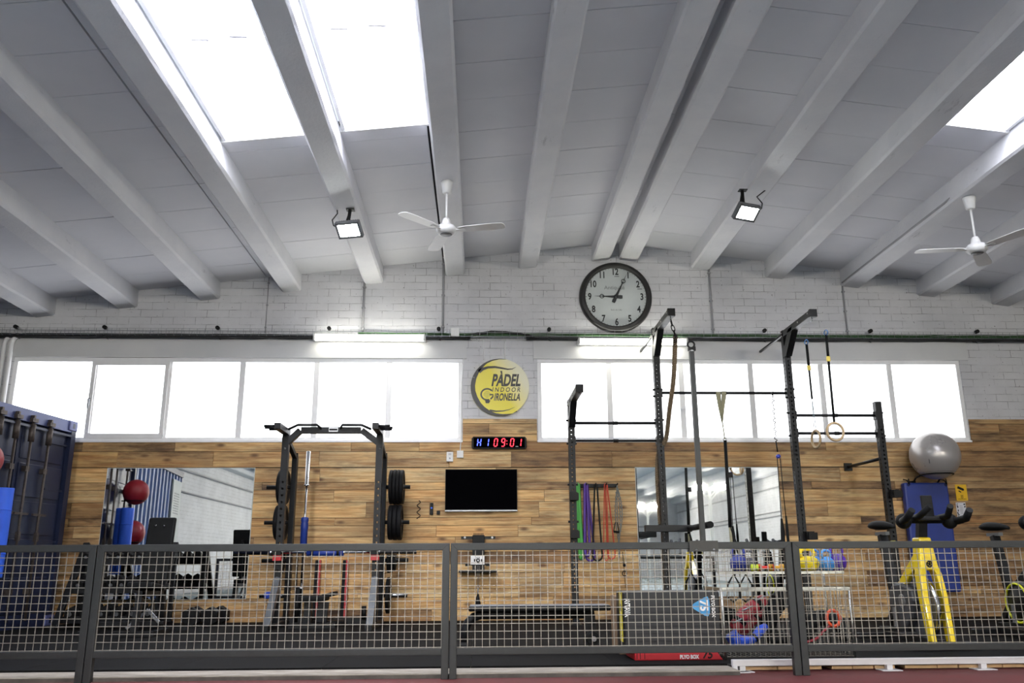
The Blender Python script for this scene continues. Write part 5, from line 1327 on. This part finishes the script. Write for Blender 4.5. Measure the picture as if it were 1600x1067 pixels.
def kettlebell(px, mat, lab, R=.075, rot=0, y=6.6, py=880, z=None, k=1.0):
    x = PX(px, py, y); z = tzs+.004 if z is None else z
    t = thing('kettlebell', lab, 'kettlebell', (x, y, z), 'kettlebells in the upper wire basket')
    MB().lathe([(a_, b_*k) for a_, b_ in [(.0001, 0), (R*.6, 0), (R*.9, R*.35), (R, R*.85), (R*.88, R*1.35), (R*.55, R*1.68), (R*.2, R*1.8), (.0001, R*1.82)]], (x, y, z), (0, 0, 1), 28).build('bell', mat, t)
    c, s = math.cos(rot), math.sin(rot); q = lambda u, w_: (x+u*c, y+u*s, z+w_*k)
    MB().tube([q(-R*.55, R*1.45), q(-R*.72, R*2.0), q(-R*.62, R*2.45), q(-R*.3, R*2.62), q(R*.3, R*2.62), q(R*.62, R*2.45), q(R*.72, R*2.0), q(R*.55, R*1.45)], R*.17, 10).build('handle', mat, t)
kettlebell(1154, plain('navy_vinyl', (30, 48, 130), .5), 'navy blue kettlebell nearest the left end of the upper basket', .066)
kettlebell(1171, plain('charcoal_vinyl', (70, 70, 74), .5), 'charcoal kettlebell beside the navy one in the basket', .055)
kettlebell(1274, plain('mid_blue_vinyl', (60, 130, 205), .5), 'light blue kettlebell half hidden behind the yellow one', .058, .5, 6.7)
kettlebell(1262, plain('yellow_vinyl_bell', (232, 206, 24), .45), 'big yellow kettlebell in the upper wire basket', .086, .3, 6.5, k=.70)
kettlebell(1292, plain('sky_blue_vinyl', (70, 150, 220), .5), 'sky blue kettlebell left of the purple one', .056, .4, 6.55)
kettlebell(1308, plain('purple_vinyl', (84, 44, 160), .45), 'purple kettlebell at the right end of the upper basket', .070, .2, 6.6)
for px, mat, lab, L in ((1181, plain('lime_foam', (206, 224, 60), .6), 'lime green foam dumbbell at the left of the bright row', .05), (1196, plain('bright_red_foam', (226, 56, 46), .55), 'bright red foam dumbbell in the upper basket', .11), (1213, plain('amber_foam', (226, 170, 40), .55), 'amber foam dumbbell in the upper basket', .10)):
    y = 6.48; x = PX(px, 888, y); z = tzs+.028; t = thing('foam_dumbbell', lab, 'dumbbell', (x, y, tzs), 'small bright dumbbells in the upper basket')
    MB().tube([(x-L*.55, y, z), (x+L*.55, y, z)], .013, 10).build('handle', mat, t)
    for s in (-1, 1): MB().lathe([(.012, -.014), (.026, -.012), (.026, .012), (.012, .014)], (x+s*L*.42, y, z), (1, 0, 0), 14).build('head', mat, t)
# lower basket: power bags, blue bag, black bags
def bag(name, pts, r, mat, lab, cat, bands=None, g=None, handles=None):
    P0 = [Vector(p) for p in pts]; zmin = min(p.z for p in P0)-max(r)
    t = thing(name, lab, cat, (P0[0].x, P0[0].y, max(0, zmin)), g); sp = smooth_path(P0, 6)
    rs = []; n = len(P0)-1
    for i in range(len(sp)):
        u = i/(len(sp)-1)*n; k = min(int(u), n-1); rs.append(r[k]*(1-(u-k))+r[k+1]*(u-k))
    MB().tube(sp, rs, 16).build('bag', mat, t)
    for f in (bands or []):
        i = int(f*(len(sp)-1)); j = min(i+1, len(sp)-1); MB().tube([sp[i], sp[j]], max(rs[i], rs[j])+.003, 16).build('strap_band', SOFT, t)
    for f in (handles or []):
        i = int(f*(len(sp)-1)); c = sp[i]; k = rs[i]; MB().tube([c+Vector((-.04, -k+.005, .02)), c+Vector((-.02, -k-.02, .03)), c+Vector((.02, -k-.02, .05)), c+Vector((.04, -k+.005, .05))], .006, 8).build('handle', STEEL, t)
    return t
MAR = plain('maroon_vinyl', (140, 34, 46), .5, 0, .12)
BLB = plain('cobalt_vinyl', (36, 78, 196), .45, 0, .08)
q = lambda px, py, y: P(px, py, y)
bag('power_bag', [q(1146, 984, 6.55), q(1165, 958, 6.55), q(1193, 937, 6.6)], [.045, .052, .042], MAR, 'dark red power bag leaning diagonally in the lower basket', 'bag', (.3, .75), 'power bags in the lower basket', (.2, .5, .85))
bag('power_bag', [q(1157, 992, 6.66), q(1178, 966, 6.68), q(1199, 945, 6.7)], [.035, .04, .03], plain('deep_red_vinyl', (112, 26, 36), .5), 'darker red power bag tucked behind the first one', 'bag', (.5,), 'power bags in the lower basket')
bag('sand_bag', [q(1133, 990, 6.46)+Vector((.04, 0, 0)), q(1152, 1001, 6.46), q(1175, 999, 6.46), q(1188, 985, 6.48), q(1197, 978, 6.5)], [.05, .05, .028, .035, .02], BLB, 'bright blue crescent bag at the lower left of the basket', 'bag', (.55,))
bag('crescent_bag', [q(1196, 992, 6.62), q(1207, 955, 6.65), q(1222, 935, 6.68), q(1240, 940, 6.68), q(1250, 975, 6.62)], [.05, .065, .07, .065, .05], SOFT, 'black crescent bag arching in the middle of the lower basket', 'bag', (.4,))
bag('crescent_bag', [q(1200, 1000, 6.5), q(1222, 998, 6.5), q(1245, 1003, 6.52)], [.04, .055, .04], SOFT, 'black bag lying at the bottom of the lower basket', 'bag')
bag('crescent_bag', [q(1262, 1000, 6.6), q(1266, 975, 6.64), q(1285, 965, 6.66), q(1312, 975, 6.64), q(1322, 1000, 6.6)], [.045, .055, .06, .055, .045], SOFT, 'black crescent bag at the right end of the lower basket', 'bag')
bag('crescent_bag', [q(1125, 970, 6.74)+Vector((.06, 0, 0)), q(1136, 950, 6.74)+Vector((.02, 0, 0))], [.05, .05], SOFT, 'short black bag standing behind the dark red bags', 'bag')
t = thing('rubber_hoop', 'orange rubber hoop at the right end of the lower basket', 'hoop', tuple(q(1305, 985, 6.44)))
MB().torus(q(1302, 966, 6.47), .055, .012, (.25, -1, .1), 28, 10).build('hoop', plain('orange_rubber', (222, 84, 48), .5), t)
t = thing('tube_band', 'thin red tube band lying along the bottom right of the basket', 'exercise band', tuple(q(1265, 1004, 6.43)))
MB().tube(smooth_path([q(1256, 1004, 6.42), q(1275, 998, 6.42), q(1288, 985, 6.42), q(1296, 978, 6.43)], 6), .009, 8).build('tube', MAR, t)

# ---- spin bikes, built facing away from the wall (-Y)
def spin_bike(name, lab, frame, origin, rot, cover_ring=None, shroud=False):
    t = thing(name, lab, 'exercise bike', (0, 0, 0)); B = lambda m, n, mat, p=None, l=None, bv=0: m.build(n, mat, p or t, l, bv)
    # fork: two prongs from the crown to the front foot
    for s in (-1, 1):
        m = MB(); prev = None
        pts = [((.030*s), -.40, .68, .030, .05), ((.066*s), -.42, .57, .024, .05), ((.078*s), -.45, .40, .022, .045), ((.074*s), -.50, .05, .020, .04)]
        vs = []
        for (x, y, z, hw, hd) in pts: vs += [(x-hw, y-hd, z), (x+hw, y-hd, z), (x+hw, y+hd, z), (x-hw, y+hd, z)]
        fs = [(i*4+j, i*4+(j+1) % 4, (i+1)*4+(j+1) % 4, (i+1)*4+j) for i in range(3) for j in range(4)]+[(0, 3, 2, 1), (12, 13, 14, 15)]
        B(m.add(vs, fs), 'fork_leg', frame, None, None, .008)
    hd = B(MB().hexa([(-.078, -.46, .60), (.078, -.46, .60), (.078, -.34, .60), (-.078, -.34, .60), (-.05, -.44, .86), (.05, -.44, .86), (.05, -.32, .86), (-.05, -.32, .86)]), 'head_tube', frame, None, None, .012)
    m = MB().torus((0, -.462, .65), .022, .005, (0, 1, 0), 18, 6)
    for k in range(5): m.bar((0, -.463, .65), (.02*math.cos(k*1.257+.3), -.463, .65+.02*math.sin(k*1.257+.3)), .008, .003, (0, 1, 0))
    B(m, 'front_emblem', BLACK, hd)
    B(MB().bar((0, -.37, .72), (-.01, .06, .40), .085, .10, (1, 0, 0)), 'down_tube', frame, None, None, .01)
    B(MB().bar((0, .06, .42), (0, .34, .12), .07, .07, (1, 0, 0)), 'rear_tube', RACK, None, None, .01)
    B(MB().lathe([(.05, -.02), (.235, -.02), (.245, -.012), (.245, .012), (.235, .02), (.05, .02)], (0, -.27, .31), (1, 0, 0), 48), 'flywheel', CAST)
    B(MB().lathe([(.246, -.018), (.250, -.018), (.250, .018), (.246, .018)], (0, -.27, .31), (1, 0, 0), 48), 'flywheel_rim', CHROME)
    cv = B(MB().prism([(.17+.0, .30), (.15, .42), (.06, .49), (-.06, .50), (-.24, .46), (-.26, .36), (-.2, .22), (-.05, .10), (.08, .12)], (-.085, -.02, 0), (0, 1, 0), (0, 0, 1), (.12, 0, 0)), 'crank_cover', plain('dark_grey_cover', (62, 64, 68), .4, 0, .1), None, None, .02)
    B(MB().lathe([(.05, 0), (.06, .003), (.04, .004)], (-.0885, -.1, .35), (1, 0, 0), 18), 'cover_badge', STEEL, cv)
    if cover_ring:
        rg = B(MB().torus((-.1, -.06, .31), .165, .010, (1, 0, 0), 48, 8), 'cover_ring', cover_ring, cv, 'yellow ring around the cover')
    B(MB().lathe([(.0001, -.01), (.155, -.008), (.16, 0)], (-.088, -.06, .31), (1, 0, 0), 40), 'cover_disc', BLACK, cv) if cover_ring else None
    for s in (-1, 1):
        cr = B(MB().bar((-.11*1 if s < 0 else .11, .0, .30), (-.125 if s < 0 else .125, .02*s, .30+.17*s*-1 if False else .30-.17*s*(-1 if s < 0 else 1)), .03, .016, (1, 0, 0)), 'crank', STEEL)
        zc_ = .30-.17*s*(-1 if s < 0 else 1)
        B(MB().box(-.24 if s < 0 else .13, -.13 if s < 0 else .24, -.05, .05, zc_-.015, zc_+.015), 'pedal', BLACK, cr, None, .006)
    B(MB().bar((0, .17, .30), (0, .30, .90), .055, .07, (1, 0, 0)), 'seat_post', RACK)
    B(MB().bar((0, .20, .915), (0, .40, .915), .04, .03), 'seat_slider', STEEL)
    B(MB().tube([(.05, .26, .83), (.09, .26, .83)], .022, 12), 'adjust_knob', plain('knob_yellow', (220, 210, 60), .4), None, 'small yellow knob')
    st = MB(); sec = [(.42, .075, .985, .03), (.36, .095, .99, .042), (.28, .085, .985, .04), (.20, .045, .98, .034), (.12, .028, .975, .022), (.07, .018, .965, .015)]
    st.lathe([(0.0001, 0)], (0, 0, 0)) if False else None
    vs = []; n = 14
    for (y, hw, z, hh) in sec:
        for k in range(n): a = 2*PI*k/n; vs.append((hw*math.cos(a), y, z+hh*math.sin(a)))
    fs = [(i*n+j, i*n+(j+1) % n, (i+1)*n+(j+1) % n, (i+1)*n+j) for i in range(len(sec)-1) for j in range(n)]+[tuple(range(n))[::-1], tuple((len(sec)-1)*n+j for j in range(n))]
    B(st.add(vs, fs, True), 'saddle', SOFT)
    B(MB().bar((0, -.38, .84), (0, -.42, .99), .055, .07, (1, 0, 0)), 'stem', RACK)
    hb = B(MB().tube([(-.19, -.50, 1.0), (0, -.47, 1.0), (.19, -.50, 1.0)], .032, 12), 'handlebar', SOFT)
    B(MB().box(-.10, .10, -.56, -.44, .985, 1.02), 'console', BLACK, hb, None, .01)
    B(MB().obox((0.01, -.52, 1.10), (.045, 0, 0), (0, .012, .0), (0, .004, .09)), 'tablet_holder', BLACK, hb, None, .006)
    for s in (-1, 1):
        B(MB().ball((.19*s, -.50, .985), .062, 16), 'elbow', SOFT, hb)
        B(MB().tube([(.18*s, -.50, 1.0), (.225*s, -.56, .985), (.24*s, -.66, 1.0), (.23*s, -.74, 1.06)], [.028, .03, .03, .026], 12), 'outer_grip', SOFT, hb)
        B(MB().tube([(.10*s, -.52, 1.01), (.115*s, -.62, 1.02), (.08*s, -.74, 1.09)], [.026, .026, .023], 12), 'inner_grip', SOFT, hb)
    for y in (-.53, .42): B(MB().bar((-.27, y, .04), (.27, y, .04), .07, .05), 'stabiliser', RACK, None, None, .01)
    B(MB().bar((0, -.5, .05), (0, .42, .05), .06, .05), 'base_beam', RACK)
    if shroud:
        pl = B(MB().prism([(-.075, .86), (.075, .90), (.055, .66), (.02, .52), (-.02, .52), (-.055, .68)], (0, -.475, 0), (1, 0, 0), (0, 0, 1), (0, .01, 0)), 'front_shroud', WHITE, None, 'white front panel')
        B(MB().prism([(-.06, .80), (-.02, .82), (.05, .81), (.055, .74), (-.045, .72)], (0, -.476, 0), (1, 0, 0), (0, 0, 1), (0, -.001, 0)).prism([(-.04, .68), (.045, .68), (.02, .60), (-.02, .60)], (0, -.476, 0), (1, 0, 0), (0, 0, 1), (0, -.001, 0)), 'red_print', REDP, pl)
    t.location = origin; t.rotation_euler = (0, 0, rot)
    return t
spin_bike('spin_bike', 'spin bike with bright yellow frame and fork beside the wire baskets', YEL, (3.62, 7.40, 0), 0.0)
spin_bike('spin_bike', 'dark spin bike with a yellow ring on its cover at the right picture edge', RACK, (4.86, 7.75, 0), 0.0, plain('lime_ring', (216, 220, 40), .4), True)

# ---- blue container on the left, its doors facing the gym
def container():
    A = Vector((-5.046, 10.80, 0)); d = Vector((-.129, -1.0, 0)).normalized(); nrm = Vector((d.y*-1, d.x, 0)); nrm = Vector((-d.y, d.x, 0))
    if nrm.x < 0: nrm = -nrm
    W_ = 2.50; H = 2.42; up = Vector((0, 0, 1)); D = 2.6
    t = thing('shipping_container', 'dark blue shipping container with locking rods at the left picture edge', 'container', tuple(A+d*W_/2))
    def bx(u0, u1, n0, n1, z0, z1, m): 
        o = A; return m.hexa([o+d*u0+nrm*n0+up*z0, o+d*u1+nrm*n0+up*z0, o+d*u1+nrm*n1+up*z0, o+d*u0+nrm*n1+up*z0, o+d*u0+nrm*n0+up*z1, o+d*u1+nrm*n0+up*z1, o+d*u1+nrm*n1+up*z1, o+d*u0+nrm*n1+up*z1])
    sk = Vector((-1, 0, 0))*D
    c0, c1 = A-nrm*.08, A+d*W_-nrm*.08
    MB().hexa([c0, c1, c1+sk, c0+sk, c0+up*(H-.02), c1+up*(H-.02), c1+sk+up*(H-.02), c0+sk+up*(H-.02)]).build('box_shell', BLUEC, t)
    m = MB(); bx(0, .09, -.10, 0, .0, H, m); m.build('corner_post', BLUEC, t); m = MB(); bx(W_-.09, W_, -.10, 0, 0, H, m); m.build('corner_post', BLUEC, t)
    m = MB(); bx(.09, W_-.09, -.10, -.005, H-.14, H, m); m.build('door_header', plain('container_header', (74, 84, 132), .4, .1, .15, 3), t, 'paler blue door header'); m = MB(); bx(.09, W_-.09, -.10, 0, 0, .15, m); m.build('door_sill', BLUEC, t)
    for u0 in (0, W_-.14):
        for z0 in (H-.12, 0):
            m = MB(); bx(u0-.004, u0+.16, -.16, .012, z0, z0+.122, m); c = m.build('corner_casting', plain('casting_blue', (90, 98, 150), .45), t, bevel=.01)
            m = MB(); bx(u0+.05, u0+.095, .012, .0135, z0+.03, z0+.09, m); m.build('casting_hole', BLUEC, c)
    for u0, u1 in ((.095, .99), (1.01, W_-.095)):
        m = MB(); bx(u0, u1, -.09, -.055, .16, H-.15, m); k = 5; hh = (H-.31)/k
        for i in range(k): bx(u0+.05, u1-.05, -.06, -.035 if i % 2 else -.045, .18+i*hh, .16+(i+1)*hh-.03, m)
        dr = m.build('door', BLUEC, t, bevel=.006)
        for z in (.35, .95, 1.55, 2.1):
            s = u0 if u0 < 1 else u1
            m = MB(); a0 = (s-.10, s+.34) if u0 < 1 else (s-.34, s+.10); bx(a0[0]+.06, a0[1], -.04, -.028, z, z+.02, m); m.build('hinge_strap', BLUEC, dr)
    RUST = plain('weathered_rod', (84, 76, 72), .5, .5, .25, 30)
    for u in (.534, .86, 1.133, 1.41, 1.95):
        c = A+d*u+nrm*.01; m = MB().tube([c+up*.08, c+up*(H-.13)], .015, 10); rd = m.build('locking_rod', RUST, t)
        m = MB().tube([c+up*(H-.36), c+up*(H-.16)], .034, 10); m.build('rod_guide', RUST, rd)
        m = MB().obox(c+up*(H-.115), d*.05, nrm*.03, up*.022).obox(c+up*(H-.09)+d*.02, d*.015, nrm*.03, up*.03); m.build('cam_lock', RUST, rd)
        m = MB().obox(c+up*1.0, d*.02, nrm*.02, up*.05).obox(c+up*1.25, d*.12, nrm*.012, up*.012); m.build('rod_handle', RUST, rd)
        for z in (.4, 1.75): m = MB().obox(c+up*z-nrm*.02, d*.035, nrm*.03, up*.03); m.build('rod_bracket', RUST, rd)
    m = MB(); bx(.1, W_-.1, .0, .012, H-.20, H-.175, m); m.build('rain_gutter', BLUEC, t)
    # the neighbouring blue store with a grey door, seen in the left mirror
    B0 = A+d*(W_+.03); t = thing('storage_container', 'blue corrugated container side with a grey door, seen in the left mirror', 'container', tuple(B0+d*1.2))
    m = MB(); L = 3.35; pit = .26; k = 0; prof = []
    u = 0
    while u < L: prof += [(u, 0), (u+.09, 0), (u+.13, -.04), (u+.22, -.04)]; u += pit
    prof.append((L, 0)); vs = []
    for (u, n_) in prof: vs += [B0+d*u+nrm*n_+up*COURT_Z, B0+d*u+nrm*n_+up*H]
    nn = len(prof); fs = [(2*i, 2*i+2, 2*i+3, 2*i+1) for i in range(nn-1)]
    vs += [B0+d*0-nrm*D+up*COURT_Z, B0+d*0-nrm*D+up*H, B0+d*L-nrm*D+up*COURT_Z, B0+d*L-nrm*D+up*H]; e = 2*nn
    fs += [(e, 0, 1, e+1), (2*nn-2, e+2, e+3, 2*nn-1), tuple([2*i+1 for i in range(nn)]+[e+3, e+1])]
    m.add(vs, fs).build('corrugated_shell', plain('lighter_container_blue', (74, 100, 150), .4, .1, .15, 3), t)
    def b2(u0, u1, n0, n1, z0, z1, m): o = B0; return m.hexa([o+d*u0+nrm*n0+up*z0, o+d*u1+nrm*n0+up*z0, o+d*u1+nrm*n1+up*z0, o+d*u0+nrm*n1+up*z0, o+d*u0+nrm*n0+up*z1, o+d*u1+nrm*n0+up*z1, o+d*u1+nrm*n1+up*z1, o+d*u0+nrm*n1+up*z1])
    GD = plain('grey_metal_door', (150, 158, 158), .4, .2, .06, 6)
    dd = b2(2.5, 3.2, .0, .035, .05, H-.18, MB()).build('door', GD, t, bevel=.004)
    m = MB()
    for i in range(6):
        for j in range(9): b2(2.62+i*.08, 2.62+i*.08+.03, .035, .037, 1.62+j*.045, 1.62+j*.045+.02, m)
    m.build('vent_holes', BLACK, dd)
    b2(3.0, 3.14, .035, .07, 1.0, 1.03, b2(3.10, 3.14, .035, .06, .92, 1.10, MB())).build('handle', BLACK, dd)
    m = MB(); b2(0, L, .0, .03, H-.08, H+.02, m); m.build('top_rail', BLUEC, t)
    # balls and foam rolls stored on the doors
    f = lambda Y, off: (lambda u: A+d*u+nrm*off)((10.80-Y)/.9918)
    for Y, z, lab in ((8.99, PZ(213, 769, 13.01), 'dark red exercise ball, the upper one in the left mirror'), (8.99, PZ(213, 833, 13.01), 'dark red exercise ball, the lower one in the left mirror')):
        c = f(Y, .19); tt = thing('exercise_ball', lab, 'ball', (c.x, c.y, z-.185), 'dark red balls held on the container doors'); MB().ball((c.x, c.y, z), .185, 40).build('ball', REDB, tt)
        MB().lathe([(.012, 0), (.0001, .004)], (c.x+.12, c.y+.13, z+.03), (.6, .7, 0), 8).build('valve', WHITE, tt)
        tt = thing('ball_holder', lab.replace('exercise ball, the', 'ball holder under the').replace('one in', 'ball in').replace('dark red', 'thin black'), 'holder', (c.x, c.y, z-.2))
        m = MB().torus((c.x, c.y, z-.13), .135, .006, (0, 0, 1), 24, 6); m.tube([f(Y, .0)+up*(z-.13), f(Y, .06)+up*(z-.13)], .008, 6); m.build('ring', BLACK, tt)
    c = f(9.37, .198); c2 = f(9.27, .095)
    for k, (cc, lab) in enumerate(((c, 'bright blue foam roll nearest the wall on the container doors'), (c2, 'second bright blue foam roll beside the first on the container'))):
        tt = thing('foam_roll', lab, 'foam roll', (cc.x, cc.y, .56), 'blue foam rolls on the container doors')
        pts = []; 
        m = MB().lathe([(.03, 0), (.088-.01*k, 0), (.09-.01*k, .01), (.09-.01*k, .91), (.088-.01*k, .92), (.03, .92)], (cc.x, cc.y, .56), (0, 0, 1), 28); m.build('foam', FOAM, tt)
        m = MB().torus((cc.x, cc.y, .8), .092-.01*k, .004, (0, 0, 1), 28, 6).torus((cc.x, cc.y, 1.25), .092-.01*k, .004, (0, 0, 1), 28, 6); m.each('strap', FOAM, tt)
container()

# ------------------------------------------------------------------ the railing in front
def railing():
    Y = 5.80; zt = PZ(700, 848.6, Y)+.0; zb1 = PZ(700, 1012.5, Y); zb0 = PZ(700, 1023, Y); w_ = .046
    s1, s2, s3 = PX(154, 855, Y), PX(703.6, 855, Y), PX(1235.5, 855, Y); L = s2-s1
    spans = [(s1-L, s1, 'railing panel of wire mesh at the left picture edge'), (s1, s2, 'railing panel of wire mesh in front of the power rack'), (s2, s3, 'railing panel of wire mesh in front of the jump boxes'), (s3, s3+L, 'railing panel of wire mesh at the right in front of the bikes')]
    for a, b, lab in spans:
        a += .003; b -= .003
        t = thing('railing_panel', lab, 'railing', ((a+b)/2, Y, COURT_Z), 'charcoal railing panels of the gym edge')
        for x in (a, b-w_): MB().box(x, x+w_, Y-w_/2, Y+w_/2, COURT_Z, zt-.0005).build('post', RAIL, t, bevel=.003)
        MB().prism([(a, zt), (b, zt), (b-w_, zt-w_), (a+w_, zt-w_)], (0, Y-w_/2-.0008, 0), (1, 0, 0), (0, 0, 1), (0, w_+.0016, 0)).build('top_rail', RAIL, t, bevel=.003)
        MB().box(a+w_, b-w_, Y-w_/2, Y+w_/2, zb0, zb1).build('bottom_rail', RAIL, t, bevel=.003)
        m = MB(); q = .0040; x = a+w_+.02; p = .0475; n = int((b-a-2*w_)/p); x0 = a+w_+((b-a-2*w_)-n*p)/2
        for i in range(n+1): m.bar((x0+i*p, Y, zb1-.004), (x0+i*p, Y, zt-w_+.004), q, q)
        z = zb1+.006
        while z < zt-w_: m.bar((a+w_-.004, Y-.004, z), (b-w_+.004, Y-.004, z), q, q); z += p
        m.build('wire_mesh', WIRE, t)
    for x, lab in ((PX(1163, 853, Y), 1), (PX(1284, 853, Y), 2)): pass
    # slim pole bolted to the rail
    x = PX(1100, 850, Y-.035); zp = PZ(1081, 547, Y-.03); x0, x1 = PX(1077, 855, Y-.035), PX(1122, 855, Y-.035)
    t = thing('rail_pole', 'slim dark pole bolted upright to the railing before the right mirror', 'pole', (x, Y-.05, zt-.05))
    pl = MB().box(x0, x1, Y-.043, Y-.028, zt-.062, zt+.008).build('mounting_plate', plain('bare_dark_steel', (58, 57, 55), .45, .4), t, bevel=.002)
    for xx in (x0+.045, x1-.03): MB().lathe([(.009, 0), (.0001, -.004)], (xx, Y-.043, zt-.052), (0, 1, 0), 10).build('bolt', ZINC, pl)
    MB().box(x-.016, x+.016, Y-.028, Y+.004, zt-.002, zp).build('pole', RAIL, t)
    m = MB().torus((x, Y-.012, zp+.045), .024, .007, (0, 1, 0), 18, 8); m.box(x-.022, x+.022, Y-.03, Y+.006, zp-.0, zp+.022); m.box(x+.01, x+.03, Y-.02, Y, zp+.0, zp+.03)
    m.build('clamp', BLACK, t); MB().lathe([(.02, 0), (.02, .008)], (x, Y-.012, zp-.006), (0, 0, 1), 14).build('white_collar', WHITE, t)
railing()
